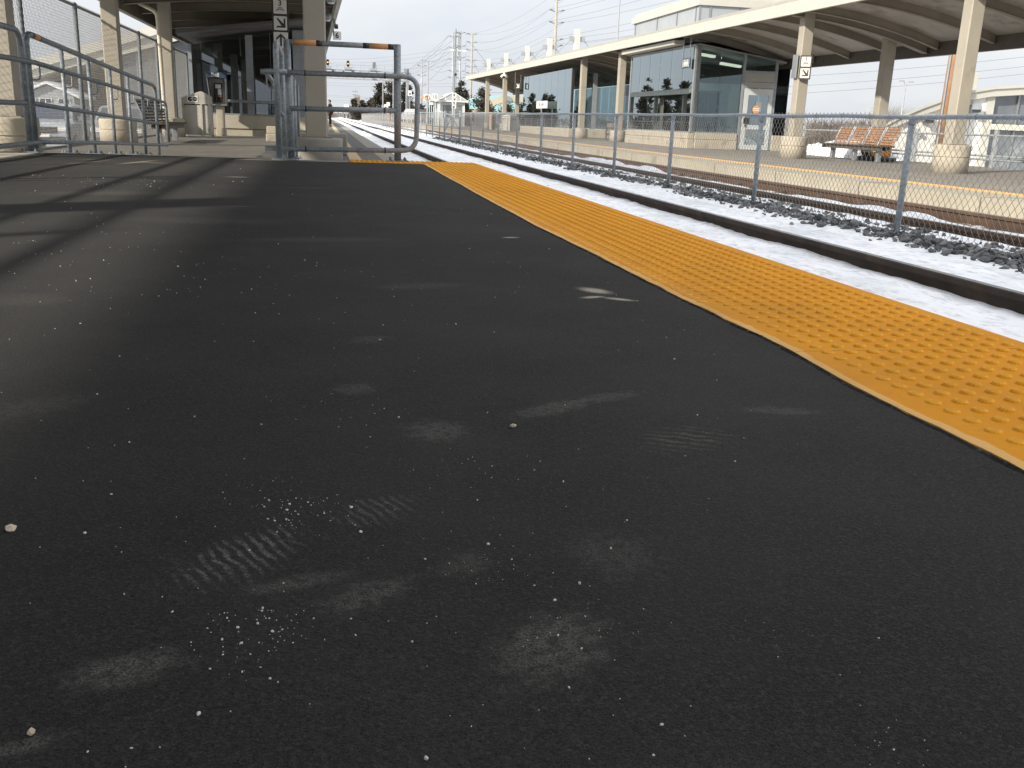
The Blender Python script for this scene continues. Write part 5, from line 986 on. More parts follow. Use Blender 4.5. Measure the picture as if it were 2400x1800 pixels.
t = thing('pole_brace', 'set of cross braces and slim stems tying the pair of tall grey poles together', 'brace', (32.6, 250, 8)); P('brace', mull, t, lambda b: ([b.tube((31.9, 249.7, z), (33.8, 249.7, z), .09, 5) for z in (21.2, 20.3, 18.2, 17.3, 15.6, 15.0)], b.tube((32.5, 249.7, -1.3), (32.5, 249.7, 22.2), .16, 6), b.tube((33.25, 249.7, 16), (33.25, 249.7, 21.6), .12, 6)))
t = thing('floodlight_mast', 'slim mast with pale lamp heads in front of the braced pole pair', 'lamp post', (32.2, 247, -1.3)); P('mast', far_steel, t, lambda b: b.tube((32.4, 247, -1.3), (32.4, 247, 16.9), .16, 8, .1)); P('lamp_head', white_m, t, lambda b: [b.cbox((x, 247, 16.9), (1.3, .5, .28), rot=(0, R(a), 0)) for x, a in ((31.5, -6), (33.2, 8), (34.2, 8))])
pole('utility_pole', 'far grey utility pole between the conifers and the small brick tower', 8.95, 300, 8.5, .22, far_steel, (7.2, 6.2), 0, 'utility poles along the line', .8)
def cat(b, p, q, sag, r=.02, n=16):
    p, q = Vector(p), Vector(q); b.path([p.lerp(q, i / n) - Vector((0, 0, sag * 4 * (i / n) * (1 - i / n))) for i in range(n + 1)], r, 3)
def span(label, pairs, sag, r=.022):
    b = MB(); [cat(b, p, q, sag * (1 + .25 * (i % 3)), r) for i, (p, q) in enumerate(pairs)]; return tag(b.build('overhead_wires', grey_wire), label, 'wires')
pa, pb, pc, pd, pe = ARM[A_.name], ARM[B_.name], ARM[C_.name], ARM[D_.name], ARM[E_.name]
span('overhead wires sagging between the tall timber pole and the many-armed pole', list(zip(pb[:10], pa[:10])), 1.3)
span('overhead wires from the tall timber pole over the far canopy roof towards the upper right', [(p, p + Vector((6, -105, 1.0 - .15 * i))) for i, p in enumerate(pa)], .9)
span('overhead wires between the many-armed pole and the braced pole pair', [(p, q) for p, q in zip(pe[1::2], pb[::2])] + [(Vector((31.9, 250, z)), Vector((32.2, 220, z - 1.5))) for z in (18, 15, 12)], .4, .03)
span('overhead wires running from the braced pole pair down to the slim distant pole', [(p, q) for p, q in zip(pd[::2], pc[::2] + pc[1::2])] + [(p, pc[2] + Vector((-9, 70, -3 + i * .5))) for i, p in enumerate(pd[:6])], 1.0, .03)
b = MB()
for z0, z1, yy, sg_ in ((15.2, 17.8, 300, 2.0), (14.9, 17.0, 300, 2.4), (12.6, 13.6, 300, 1.6), (8.7, 9.0, 300, .7), (8.0, 8.3, 300, .7), (5.9, 5.9, 300, 1.2), (5.5, 5.4, 300, 1.2), (13.7, 14.8, 290, 1.9), (3.6, 3.7, 320, .3), (4.1, 4.2, 320, .3)): cat(b, (-14, yy, z0 + 1.2), (34, yy - 60, z1), sg_, .035, 24)
tag(b.build('overhead_wires', grey_wire), 'overhead wires crossing the sky above the signal gantry', 'wires')
b = MB()
for i, z in enumerate((13.0, 11.2, 9.4, 7.6, 6.2)): cat(b, (30, 190, z - 2), (150, 170, z + 9), 2.2, .04, 20)
tag(b.build('overhead_wires', grey_wire), 'faint overhead wires in the sky between the far canopy columns', 'wires')
t = thing('guy_wires', 'pair of pale guy wires slanting down from the many-armed pole', 'wires', (33, 219, 0)); P('guy_wire', grey_wire, t, lambda b: (b.tube((32.3, 220, 16.5), (35.5, 214, 11.5), .05, 4), b.tube((32.3, 220, 13.5), (38, 205, -1), .05, 4)))
def lamp_post(label, x, y, z, heads):
    t = thing('lamp_post', label, 'lamp post', (x, y, -1.3), 'lamp posts'); P('pole', far_steel, t, lambda b: b.tube((x, y, -1.3), (x, y, z), .12, 8, .07))
    for dx, dz in heads: P('lamp_head', far_steel, t, lambda b: (b.path(bent([(x, y, z - .1), (x + dx * .5, y, z + dz), (x + dx, y, z + dz)], .2), .04, 5), b.cbox((x + dx, y, z + dz), (.55, .25, .12))))
lamp_post('double-headed street lamp with a small orange sign beside the distant slim pole', 13.33, 130, 7.55, ((-.7, .15), (.7, .05)))
lamp_post('tall bare steel lamp post standing behind the far canopy roof', 32.85, 110, 17, ((-1.2, .2), (1.2, .2)))
lamp_post('small double-armed lamp post far off between the far canopy columns', 57.1, 90, 5.3, ((-.5, .35), (.55, .3)))
t = thing('roadside_sign', 'small orange sign mounted high near the double-headed street lamp', 'sign', (13.0, 129.5, 3.3)); P('panel', orange, t, lambda b: b.box(12.45, 13.1, 129.4, 129.45, 2.85, 3.25)); P('bracket', far_steel, t, lambda b: b.box(13.1, 13.35, 129.4, 129.46, 3.0, 3.1))
t = thing('round_prohibition_sign', 'round no-entry style sign with orange ring beside the numeral 10 sign', 'sign', (10.55, 104, 2.3)); P('panel', white_m, t, lambda b: b.box(10.25, 10.95, 104, 104.05, 2.15, 2.85)); P('ring', orange, t, lambda b: (b.path([(10.6 + .25 * math.cos(k * .4), 103.98, 2.5 + .25 * math.sin(k * .4)) for k in range(16)], .045, 5, closed=True), b.tube((10.43, 103.97, 2.67), (10.77, 103.97, 2.33), .03, 5))); P('symbol', black_m, t, lambda b: b.tube((10.6, 103.99, 2.33), (10.6, 103.99, 2.67), .05, 6)); P('post', far_steel, t, lambda b: b.tube((10.6, 104.05, -.32), (10.6, 104.05, 2.2), .05, 6))
t = thing('platform_sign', 'white square sign with the numeral 10 by the distant platform hut', 'sign', (11.4, 104, 2.5)); P('panel', white_m, t, lambda b: b.box(11.1, 11.75, 104, 104.05, 2.25, 2.95)); P('numeral', black_m, t, lambda b: b.text('10', .52, (11.42, 103.99, 2.6), (1, 0, 0), (0, 0, 1), (0, 0, 0))); P('post', far_steel, t, lambda b: b.tube((11.42, 104.06, -.32), (11.42, 104.06, 2.3), .05, 6))
t = thing('sign_mast', 'slim grey mast carrying four stacked white arrow plates before the hut', 'sign mast', (12.55, 97, -.32)); P('mast', galv, t, lambda b: b.tube((12.55, 97.1, -.32), (12.55, 97.1, 8.3), .09, 8, .06))
for k in range(4):
    z = 2.72 - k * .37; p_ = P('plate', white_m, t, lambda b: b.box(12.35, 12.78, 96.95, 97.0, z - .16, z + .17)); P('arrow', black_m, p_, lambda b: b.prism([(q[0] * (1 if k % 2 else 1) * 1.25, q[1] * 1.15) for q in ARROW], (12.56, 96.94, z), (1 if k < 2 else -1, 0, 0), (0, 0, 1), (0, -.004, 0)) if k % 2 else b.box(12.5, 12.62, 96.94, 96.948, z - .09, z + .1))
P('loudspeaker', black_m, t, lambda b: b.lathe((12.66, 96.9, 4.65), [(.05, .2), (.14, 0), (.10, .01), (0, .03)], 10, 'y'))
for x, zc, lab, hy in ((10.15, 2.0, 'small white notice on a pale post at the foot of the gantry ladder', 1.3), (14.2, 4.4, 'white notice plate with dark arrow fixed high on a distant pale post', 3.2)):
    t = thing('notice_sign', lab, 'sign', (x, 168, -.5)); P('panel', white_m, t, lambda b: b.box(x - .3, x + .3, 168, 168.06, zc - .45, zc + .45)); P('post', far_steel, t, lambda b: b.tube((x, 168.1, -.6), (x, 168.1, zc), .07, 6)); P('symbol', black_m, t, lambda b: b.box(x - .13, x + .13, 167.98, 167.999, zc - .25, zc + .05))
t = thing('marker_post', 'white-topped orange marker post by the fence below the conifers', 'marker post', (9.4, 150, -.5)); P('post', orange, t, lambda b: b.tube((9.4, 150, -.5), (9.4, 150, 2.0), .10, 8)); P('panel', white_m, t, lambda b: b.box(9.15, 9.65, 149.9, 149.95, 2.0, 2.55))
# the slim mast and signboard post of the far canopy forecourt
t = thing('brown_pole', 'thick brown timber pole rising beside the white arched building', 'utility pole', (30.93, 45, -1.3)); P('shaft', brown_pole, t, lambda b: (setattr(b, 'smooth', True), b.tube((30.92, 45, -1.3), (31.0, 45, 9), .235, 14, .2))); P('conduit', mull, t, lambda b: b.tube((30.68, 44.85, -1.3), (30.76, 44.85, 9), .05, 8))

# ------------------------------------------------------------------ small buildings
hut = thing('platform_hut', 'small pale glazed hut with pitched grey roof at the far end of the platform', 'hut', (13, 105, -.32)); hy = 105
P('wall', M('hut_grey', (.50, .52, .52), (.45, .47, .47), 2, .6), hut, lambda b: (b.box(12.12, 14.75, hy, hy + 6, -.32, .5), b.box(12.12, 14.75, hy, hy + 6, 1.85, 2.2), b.box(12.12, 12.42, hy, hy + 6, .5, 1.85), b.box(13.4, 13.75, hy, hy + 6, .5, 1.85), b.box(14.5, 14.75, hy, hy + 6, .5, 1.85)))
P('window', M('hut_window', (.20, .22, .23), (.15, .16, .17), 2, .15), hut, lambda b: (b.box(12.42, 13.4, hy + .06, hy + .1, .5, 1.85), b.box(13.75, 14.5, hy + .06, hy + .1, .5, 1.85), b.box(12.125, 12.14, hy + .3, hy + 5.7, .1, 1.9)))
P('roof', M('hut_roof', (.40, .42, .43), (.35, .37, .38), 3, .5), hut, lambda b: (b.prism([(-1.55, 0), (1.55, 0), (0, .86)], (13.45, hy - .35, 2.32), (1, 0, 0), (0, 0, 1), (0, 6.8, 0)),))
P('eaves', white_m, hut, lambda b: (b.box(11.75, 15.15, hy - .4, hy + 6.5, 2.2, 2.318), b.prism([(-1.62, .02), (-1.55, -.02), (0, .84), (1.55, -.02), (1.62, .02), (0, .94)], (13.45, hy - .42, 2.32), (1, 0, 0), (0, 0, 1), (0, .06, 0)), b.box(12.6, 12.7, hy - .36, hy - .352, 2.32, 2.72), b.box(14.2, 14.3, hy - .36, hy - .352, 2.32, 2.72)))
P('window_frame', white_m, hut, lambda b: ([b.box(x - .05, x + .05, hy - .03, hy + .02, -.3, 2.19) for x in (12.15, 14.72)], [b.box(10.95 + i * .22, 11.0 + i * .22, hy + 2.2, hy + 2.26, -.3, 2.15) for i in range(6)]))
P('wing_glass', glass_far, hut, lambda b: pane(b, (10.9, hy + 2.3), (12.1, hy + 2.3), -.2, 2.18)); P('wing_roof', M('hut_roof', None), hut, lambda b: b.prism([(10.75, 2.2), (12.3, 2.2), (12.6, 2.95), (12.2, 2.95)], (0, hy + 2.0, .06), (1, 0, 0), (0, 0, 1), (0, 4, 0))); P('name_board', white_m, hut, lambda b: b.box(11.15, 11.6, hy + 2.1, hy + 2.18, 1.85, 2.1))
t = thing('sheet_fence', 'dark slatted fence panel beside the distant hut and end column', 'fence', (17, 100, -.32)); P('panel', M('slat_grey', (.22, .225, .23), (.16, .165, .17), 3, .7, stretch=(1, 1, 12)), t, lambda b: [b.box(15.2, 19.2, 100, 100.03, -.32 + i * .2, -.15 + i * .2) for i in range(8)]); P('post', mull, t, lambda b: [b.box(x - .06, x + .06, 99.95, 100.1, -.32, 1.35) for x in (15.2, 17.2, 19.2)])
t = thing('notice_post', 'narrow upright board with reddish notice leaning on the end column of the far canopy', 'notice board', (13.55, 80.5, -.32)); P('board', dark_steel, t, lambda b: b.rbox(13.62, 13.9, 80.4, 80.5, -.3, 1.1, .02)); P('notice', orange, t, lambda b: b.box(13.5, 13.61, 80.3, 80.36, -.1, .9)); P('frame', offwhite, t, lambda b: b.box(13.4, 13.6, 80.37, 80.42, -.3, 1.1))
# teal and tan building
teal = M('teal_roof', (.30, .50, .53), (.27, .46, .49), .4, .5); tan = M('tan_render', (.46, .40, .31), (.42, .365, .285), .5, .7)
t = thing('teal_roofed_building', 'distant tan building with pale teal roofs seen between the far canopy columns', 'building', (30, 165, -1.3)); k_ = 1.0
P('roof', teal, t, lambda b: (b.prism([(24.6, 3.55), (26.5, 4.35), (29.9, 4.72), (36, 4.68), (36, 2.2), (24.6, 2.2)], (0, 166, 0), (1, 0, 0), (0, 0, 1), (0, 10, 0)),)); P('gable_wall', tan, t, lambda b: b.prism([(27.1, 2.2), (27.2, 3.52), (29.6, 4.50), (36, 4.55), (36, 3.55), (30.6, 3.62), (29.2, 3.2), (27.4, 2.45)], (0, 165.7, 0), (1, 0, 0), (0, 0, 1), (0, .25, 0))); P('lower_roof', teal, t, lambda b: b.prism([(27.2, 2.3), (29.2, 3.12), (30.7, 3.52), (36, 3.5), (36, 1.2), (27.2, 1.2)], (0, 165.4, 0), (1, 0, 0), (0, 0, 1), (0, .28, 0))); P('wall', tan, t, lambda b: b.box(25, 36, 165.5, 176, -1.3, 2.3)); P('round_window', mull, t, lambda b: b.prism([(.75 * math.cos(a), .75 * math.sin(a)) for a in [k * math.pi / 10 for k in range(11)]], (30.75, 165.6, 3.75), (1, 0, 0), (0, 0, 1), (0, .09, 0)))
t = thing('brick_tower', 'small square brick tower with crenellated top among distant trees', 'tower', (7.2, 225, -1.3)); P('shaft', M('tower_brick', (.20, .17, .14), (.16, .135, .11), 3, .9), t, lambda b: b.box(6.65, 7.75, 225, 226.2, -1.3, 4.3)); P('parapet', M('tower_cap', (.30, .29, .27), None, 3, .8), t, lambda b: (b.box(6.55, 7.85, 224.9, 226.3, 4.305, 4.55), [b.box(x, x + .25, 224.9, 225.1, 4.555, 4.85) for x in (6.55, 7.0, 7.35, 7.6)]))
t = thing('box_truck', 'small plain white box truck far down the tracks', 'truck', (4.25, 200, -.3)); P('cargo_box', white_m, t, lambda b: b.rbox(3.8, 4.68, 200, 203, 1.55, 2.45, .03)); P('body', mull, t, lambda b: b.rbox(3.85, 4.6, 200.05, 203, .6, 1.545, .05)); P('wheel', black_m, t, lambda b: [b.lathe((x, y, .25), [(0, -.1), (.4, -.1), (.4, .1), (0, .1)], 12, 'x') for x in (3.9, 4.55) for y in (200.6, 202.4)])
silver2 = M('grey_car_paint', (.36, .37, .38), None, 2, .35)
t = thing('parked_car', 'pale grey car half hidden behind the fence left of the distant hut', 'car', (10.2, 110, -.4)); P('body', silver2, t, lambda b: b.prism([(-2, .35), (2, .35), (2.05, .85), (1.4, 1.0), (.9, 1.5), (-1.1, 1.5), (-1.7, 1.0), (-2.05, .9)], (9.6, 112, -.12), (.6, .8, 0), (0, 0, 1), (1.3, -.9, 0))); P('window', black_m, t, lambda b: b.prism([(-1.4, 1.02), (1.2, 1.02), (.8, 1.42), (-1.0, 1.42)], (9.59, 111.99, -.12), (.6, .8, 0), (0, 0, 1), (-.012, .009, 0)))

# left: low station building, house and parked cars beyond the tall fence
t = thing('station_building', 'low station building with cream sloping roof edge and dark louvred wall behind the tall fence', 'building', (-10, 60, -1.3))
P('roof_edge', cream, t, lambda b: (b.prism([(-16.8, 2.62), (-7.2, 5.72), (-7.2, 5.2), (-16.8, 2.1)], (0, 60, 0), (1, 0, 0), (0, 0, 1), (0, 14, 0)), b.prism([(-16.9, 2.1), (-7.2, 5.19), (-7.2, 4.62), (-16.9, 1.7)], (0, 60.25, 0), (1, 0, 0), (0, 0, 1), (0, 13, 0)), b.prism([(-13.6, 2.75), (-7.2, 4.66), (-7.2, 4.55), (-13.6, 2.64)], (0, 60.1, 0), (1, 0, 0), (0, 0, 1), (0, .3, 0))))
P('louvred_wall', M('louvre_grey', (.12, .14, .155), (.09, .105, .115), .8, .5, 0, 0, 60, (.16, .18, .19), .4, stretch=(1, 1, 9)), t, lambda b: b.prism([(-12.4, -1.3), (-12.4, 2.95), (-6.6, 4.7), (-6.6, -1.3)], (0, 60.6, 0), (1, 0, 0), (0, 0, 1), (0, 8, 0))); P('recess_wall', M('dark_recess', (.07, .06, .05), (.05, .045, .04), 1, .8), t, lambda b: b.prism([(-16.2, -1.3), (-16.2, 1.75), (-12.42, 2.9), (-12.42, -1.3)], (0, 64, 0), (1, 0, 0), (0, 0, 1), (0, 1, 0))); P('sign_disc', M('peach_disc', (.56, .36, .24), None, 3, .6), t, lambda b: b.lathe((-12.0, 60.55, 2.85), [(0, 0), (.0, 0), (.62, .0), (.62, .05), (0, .05)], 20, 'y'))
P('door_frame', alum, t, lambda b: [b.box(x - .05, x + .05, 60.5, 60.59, -1.3, h) for x, h in ((-12.35, 2.9), (-10.6, 3.4), (-9.2, 3.8))])
hs = thing('small_house', 'small grey gabled house with white-framed windows beyond the car park', 'house', (-15, 61, -1.3)); sid = M('grey_siding', (.34, .36, .37), (.30, .32, .33), 4, .7, stretch=(1, 1, 10))
P('wall', sid, hs, lambda b: (b.box(-16.2, -13.6, 58.0, 61.5, -1.3, .92), b.prism([(-1.3, 0), (1.3, 0), (0, .55)], (-14.9, 58.0, .92), (1, 0, 0), (0, 0, 1), (0, 3.5, 0)))); P('roof', M('snowy_roof', (.74, .76, .78), (.66, .68, .70), 3, .7), hs, lambda b: (b.prism([(-1.65, -.06), (0, .66), (1.65, -.06), (1.65, .06), (0, .80), (-1.65, .06)], (-14.9, 57.7, .88), (1, 0, 0), (0, 0, 1), (0, 4, 0)),))
for x in (-15.85, -15.05, -14.1): w_ = P('window', navy, hs, lambda b: b.box(x - .28, x + .28, 57.96, 57.998, .18, .75)); P('window_frame', white_m, w_, lambda b: (b.box(x - .31, x - .28, 57.93, 57.99, .15, .78), b.box(x + .28, x + .31, 57.93, 57.99, .15, .78), b.box(x - .28, x + .28, 57.93, 57.958, .45, .48), b.box(x - .015, x + .015, 57.935, 57.957, .18, .75), b.box(x - .28, x + .28, 57.93, 57.99, .75, .78), b.box(x - .28, x + .28, 57.93, 57.99, .15, .18)))
t = thing('brick_building', 'slice of orange brick building with flat white roof edge beyond the car park', 'building', (-19.5, 66, -1.3)); P('wall', M('orange_brick', (.42, .19, .10), (.36, .16, .085), 6, .85), t, lambda b: b.box(-21, -18.2, 66, 70, -1.3, 1.1)); P('roof_edge', white_m, t, lambda b: b.box(-21.1, -18.1, 65.9, 70, 1.3, 1.45)); P('upper_wall', wood_dark, t, lambda b: b.box(-21, -18.2, 66.05, 70, 1.105, 1.295))

def make_car(name, label, x, y, rz, paint, suv=True, z=-1.12):
    t = thing(name, label, 'car', (x, y, z), 'cars in the car park', rz)          # nose towards local -Y
    H = 1.62 if suv else 1.42; secs = []
    side = [(-2.25, .42, .78, .80), (-2.15, .32, .98, .90), (-1.35, .30, 1.08, .92), (-.75, .30, H * .985, .74), (.1, .30, H, .74), (1.5, .30, H * .97, .74) if suv else (1.0, .3, H * .97, .72), (2.05, .32, 1.08, .88), (2.2, .42, .9, .84)]
    def body(b):
        b.smooth = False; vs = []; n = 10
        for yy, zb, zt, w in side:
            belt = min(zt, 1.02); wb = .90 if abs(yy) < 2.1 else .80; cab = zt > 1.1
            vs += [(-wb * .92, yy, zb), (-wb, yy, zb + .2), (-wb, yy, belt - .06), (-(wb - .05), yy, belt), (-(w * .96 if cab else wb - .08), yy, zt - .05 if cab else belt + .02), (-(w * .8), yy, zt), ]
            vs += [(w * .8, yy, zt), ((w * .96 if cab else wb - .08), yy, zt - .05 if cab else belt + .02), (wb - .05, yy, belt), (wb, yy, belt - .06), (wb, yy, zb + .2), (wb * .92, yy, zb)]
        n = 12; fs = [tuple(range(n))[::-1], tuple((len(side) - 1) * n + j for j in range(n))]
        for i in range(len(side) - 1):
            for j in range(n): fs.append((i * n + j, i * n + (j + 1) % n, (i + 1) * n + (j + 1) % n, (i + 1) * n + j))
        b.add(vs, fs)
    P('body', paint, t, body, local=True)
    def win(b):
        b.add([(-.76, -1.30, 1.11), (.76, -1.30, 1.11), (.62, -.80, H - .10), (-.62, -.80, H - .10)], [(0, 1, 2, 3)]); b.add([(-.74, -1.36, 1.115), (.74, -1.36, 1.115), (.60, -.86, H - .09), (-.60, -.86, H - .09)], [(0, 1, 2, 3)])
        for s_ in (-1, 1): b.add([(s_ * .915, -1.0, 1.07), (s_ * .915, 1.45, 1.07), (s_ * .80, 1.3, H - .12), (s_ * .80, -.65, H - .12)], [(0, 1, 2, 3)])
    P('windscreen', navy, t, win, local=True)
    for sx in (-1, 1):
        for yy in (-1.4, 1.35):
            w_ = P('wheel', black_m, t, lambda b: b.lathe((sx * .80, yy, .33), [(0, -.11), (.30, -.11), (.33, -.07), (.33, .07), (.30, .11), (0, .11)], 18, 'x'), local=True); P('rim', alum, w_, lambda b: b.lathe((sx * .915, yy, .33), [(0, -.02), (.2, -.015), (.21, 0), (0, .01)], 14, 'x'), local=True)
        P('headlight', white_m, t, lambda b: b.cbox((sx * .66, -2.22, .78), (.36, .14, .15)), local=True)
        P('wing_mirror', paint, t, lambda b: b.cbox((sx * 1.0, -.82, 1.12), (.2, .12, .14)), local=True)
    P('grille', black_m, t, lambda b: (b.rbox(-.46, .46, -2.29, -2.2, .62, .84, .02), b.rbox(-.7, .7, -2.28, -2.2, .40, .52, .02)), local=True); P('number_plate', white_m, t, lambda b: b.cbox((0, -2.30, .55), (.42, .02, .11)), local=True)
    return t
silver = M('silver_paint', (.42, .46, .50), (.40, .44, .48), 2, .3, .4); whitep = M('white_car_paint', (.72, .74, .76), (.70, .72, .74), 2, .3)
make_car('parked_car', 'silver sport utility car nose-on behind the railing and tall fence', -9.6, 38.0, .06, silver)
make_car('parked_car', 'second silver car partly hidden by the tall fence posts, right of the nose-on one', -7.35, 38.6, .06, M('slate_paint', (.25, .28, .31), None, 2, .3, .4))
make_car('parked_car', 'white car roof and bonnet showing next to the cut-off column', -12.2, 38.5, .06, whitep)
make_car('parked_car', 'white car parked in the second row in front of the grey house', -12.2, 47.0, .06, M('pearl_paint', (.60, .63, .66), None, 2, .3), False)
make_car('parked_car', 'white van-like car at the end of the second row before the brick building', -15.4, 47.5, .06, M('snow_white_paint', (.78, .79, .80), None, 2, .3))

# ------------------------------------------------------------------ trees and shrubs
conm = M('conifer_needles', (.034, .034, .026), (.055, .048, .034), .7, .9, 0, 0, 60, (.075, .06, .042), .5); bark = M('bark', (.10, .08, .065), (.07, .058, .046), 4, .9)
twig_m = M('bare_twigs', (.22, .185, .15), (.16, .135, .11), 2, .9); twig_pale = M('pale_twigs', (.40, .39, .37), (.34, .33, .31), 2, .9)
def conifer(label, x, y, z0, h, w, n=1500, seed=0, leaf=.5, group='dark conifers beyond the station', shape=.8):
    rd = random.Random(seed); t = thing('conifer_tree', label, 'tree', (x, y, z0), group); P('trunk', bark, t, lambda b: (b.tube((x, y, z0), (x, y, z0 + h * .85), w * .07, 7, .03), [b.tube((x, y, z0 + h * q), (x + w * .4 * math.cos(a), y + w * .4 * math.sin(a), z0 + h * (q + .12)), .05, 4, .015) for q, a in ((.3, 0), (.4, 2), (.5, 4), (.62, 1), (.7, 3))]))
    b = MB(); clumps = []
    for i in range(46):
        q = rd.random() ** .8; zc = z0 + h * (.10 + .86 * q); rr = w * .5 * (1 - q ** 1.6) ** shape * rd.uniform(.35, 1.0); a = rd.uniform(0, 6.283); clumps.append((x + rr * math.cos(a), y + rr * math.sin(a), zc, w * rd.uniform(.13, .24) * (1.15 - .6 * q), a))
    for i in range(int(n * 1.7)):
        cx, cy, cz, cr_, a = clumps[i % 46]; d = Vector((rd.gauss(0, 1), rd.gauss(0, 1), rd.gauss(0, .8))) * cr_ * .62; p = Vector((cx, cy, cz)) + d
        u = Vector((math.cos(a) + rd.gauss(0, .5), math.sin(a) + rd.gauss(0, .5), rd.uniform(.0, 1.1))).normalized(); v = u.cross(Vector((rd.gauss(0, 1), rd.gauss(0, 1), rd.gauss(0, 1)))).normalized(); s_ = leaf * rd.uniform(.5, 1.2)
        b.add([p - v * s_ * .28, p + v * s_ * .28, p + u * s_], [(0, 1, 2)])
    b.build('crown', conm, t, fix=False); return t
conifer('tall dark conifer right behind the gate post, largest of the group below the gantry', 12.9, 190, -1.3, 8.5, 5.0, 2600, 1)
conifer('dark conifer with a rounded top left of the tallest one, below the gantry', 10.5, 192, -1.3, 7.9, 3.6, 2000, 2)
conifer('dark conifer with feathery edge standing against the gantry leg', 15.3, 188, -1.3, 8.2, 3.6, 1800, 3)
conifer('small conifer in front of the brick tower', 6.3, 222, -1.3, 5.3, 2.6, 900, 4)
conifer('small conifer just right of the brick tower', 8.2, 222, -1.3, 5.0, 2.4, 900, 5)
conifer('low spreading conifer filling the dip between brick tower and the tall trees', 10.6, 228, -1.3, 5.6, 3.6, 1100, 6)
conifer('dark bushy conifer beside the first far canopy column', 20.5, 130, -1.3, 5.9, 3.6, 2400, 7, .30)
conifer('lower dark bush-like conifer in front of the teal-roofed building', 24.6, 134, -1.3, 4.0, 4.2, 1500, 8, .28)
conifer('dark shrubby conifer between the last far canopy column and the farther shelter', 27.4, 136, -1.3, 4.3, 3.2, 1200, 9, .28)
conifer('tall narrow conifer rising behind the hut roof next to the timber pole', 23.3, 170, -1.3, 7.9, 3.4, 1500, 10)
conifer('sparse dark treetop showing above the left slope of the hut roof', 16.7, 150, -1.3, 5.0, 2.8, 800, 11)
conifer('low dark conifer between the gate frame and the hut', 14.6, 155, -1.3, 3.7, 2.6, 800, 12)
conifer('dark evergreen beyond the car park behind the grey house roof', -16.5, 75, -1.3, 4.9, 6.5, 1500, 13, .3, 'dark evergreens beyond the car park')
conifer('broad dark evergreen right of the grey house, behind the cream roof edge', -13.0, 72, -1.3, 4.0, 5.0, 1200, 14, .3, 'dark evergreens beyond the car park')
def bare(name, label, x, y, z0, h, w, n, mat, seed, group=None, r0=.06, thin=.02):
    rd = random.Random(seed); t = thing(name, label, 'shrub' if 'shrub' in name else 'tree', (x, y, z0), group); b = MB(); tr = MB()
    for k in range(5 if 'shrub' in name else 3): tr.tube((x + rd.uniform(-.2, .2) * w, y, z0), (x + rd.uniform(-.25, .25) * w, y + rd.uniform(-.2, .2) * w, z0 + h * .45), r0, 5, r0 * .4)
    tr.build('stem', mat, t)
    for i in range(n):
        a = rd.uniform(0, 6.283); q = rd.random(); p = Vector((x + w * .45 * q * math.cos(a), y + w * .4 * q * math.sin(a), z0 + h * rd.uniform(.08, .72))); u = Vector((math.cos(a) * .7 + rd.gauss(0, .35), math.sin(a) * .5 + rd.gauss(0, .35), rd.uniform(.35, 1.3))).normalized(); L = h * rd.uniform(.12, .34); v = u.cross(Vector((0, 1, .2))).normalized()
        m_ = p + u * L * .5 + Vector((rd.gauss(0, .06), 0, 0)) * L; b.add([p - v * thin, p + v * thin, m_ + v * thin * .7, m_ - v * thin * .7, p + u * L], [(0, 1, 2, 3), (3, 2, 4)])
    b.build('twigs', mat, t, fix=False); return t
G_ = 'bare brown shrubs behind the far platform'
for i, (x, y, h, w, lab) in enumerate(((31.5, 58, 2.9, 5, 'bare brown shrub beside the sign column, leftmost of the row behind the far platform'), (35.5, 60, 3.0, 5.5, 'bare brown shrub left of the back canopy column behind the bench'), (38.5, 62, 3.2, 5.5, 'bare brown shrub directly behind the back canopy column'), (40.5, 60, 2.9, 4.5, 'bare brown shrub meeting the foot of the white arched roof'), (29.2, 54, 2.2, 4, 'low bare shrub behind the door corner of the glass elevator shelter'))): bare('bare_shrub', lab, x, y, -1.3, h, w, 1500, twig_m, 20 + i, G_, .06, .022)
bare('bare_tree', 'rounded pale bare tree between the back column and the white arched roof', 68.3, 110, -1.3, 5.9, 5.2, 1700, twig_pale, 31, None, .14, .022)
bare('bare_tree', 'thin bare tree behind the left part of the bench row', 54, 110, -1.3, 4.9, 6, 1300, twig_pale, 32, None, .12, .02)
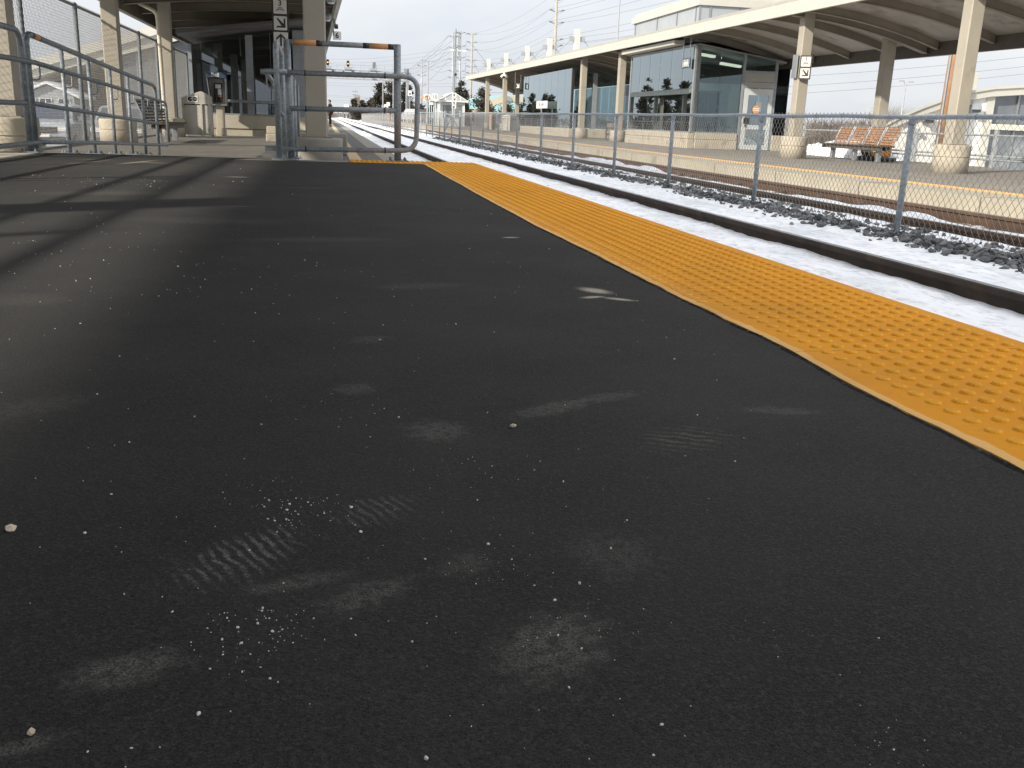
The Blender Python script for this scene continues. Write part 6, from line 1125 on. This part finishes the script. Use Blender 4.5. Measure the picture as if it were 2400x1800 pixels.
bare('bare_tree', 'bare treetop by the farther side of the elevator shelter door', 47, 100, -1.3, 4.2, 5, 1200, twig_pale, 33, None, .12, .02)
bare('bare_shrub', 'grey-brown brush beyond the distant end of the tracks by the standing person', 2.2, 330, -1.3, 2.6, 4.5, 500, twig_m, 34, None, .1, .05)
# what the far glass mirrors: a second canopy and poplar-like conifers on the near side
canopy('second shorter canopy on the near platform, seen as a reflection in the elevator shelter glass', lambda y: -.9, lambda y: -5.2, lambda y: 3.0, lambda y: 2.9, 74, 92, [(-1.4, 76, .2), (-1.4, 83, .2), (-1.4, 90, .2), (-4.4, 76, .2), (-4.4, 90, .2)], 0, 3.0, bulge=.13, bm_=beam_dk, dk_=deck_dk)
for i, (x, y, h) in enumerate(((-17, 118, 5.5), (-19, 123, 7.5), (-18.5, 129, 5), (-21, 136, 8.5), (-20, 143, 6), (-23, 150, 9), (-22, 158, 7), (-14, 104, 3.6), (-15.5, 110, 4.6), (-11, 168, 4.5), (-13, 174, 6.5), (-12, 180, 4), (-14.5, 186, 7), (-13, 193, 5), (-15, 200, 7.5), (-17, 206, 5.2), (-15.5, 214, 6.8))): conifer('slender dark conifer beyond the near platform, seen mirrored in the shelter glass', x, y, -1.3, h, 2.6, 700, 50 + i, .5, 'slender conifers mirrored in the shelter glass')
# far treeline at the horizon
b = MB(); rd = random.Random(77)
for i in range(7000):
    x = rd.uniform(-260, 420); y = rd.uniform(430, 470); h = 3.2 + 1.6 * fbm(x * .03, 0, 1.0, 1, 3); z = -1.3 + rd.random() ** .7 * h; s_ = rd.uniform(.35, 1.0); a = rd.uniform(0, 3.14); u = Vector((math.cos(a), .3, math.sin(a))) * s_; v = Vector((-math.sin(a), .2, math.cos(a))) * s_ * .6; p = Vector((x, y, z)); b.add([p - u - v, p + u - v, p + v], [(0, 1, 2)])
tag(b.build('far_treeline', M('far_tree_mass', (.19, .17, .15), (.145, .13, .118), .05, .9), fix=False), 'low grey-brown treeline along the horizon', 'treeline', kind='stuff')
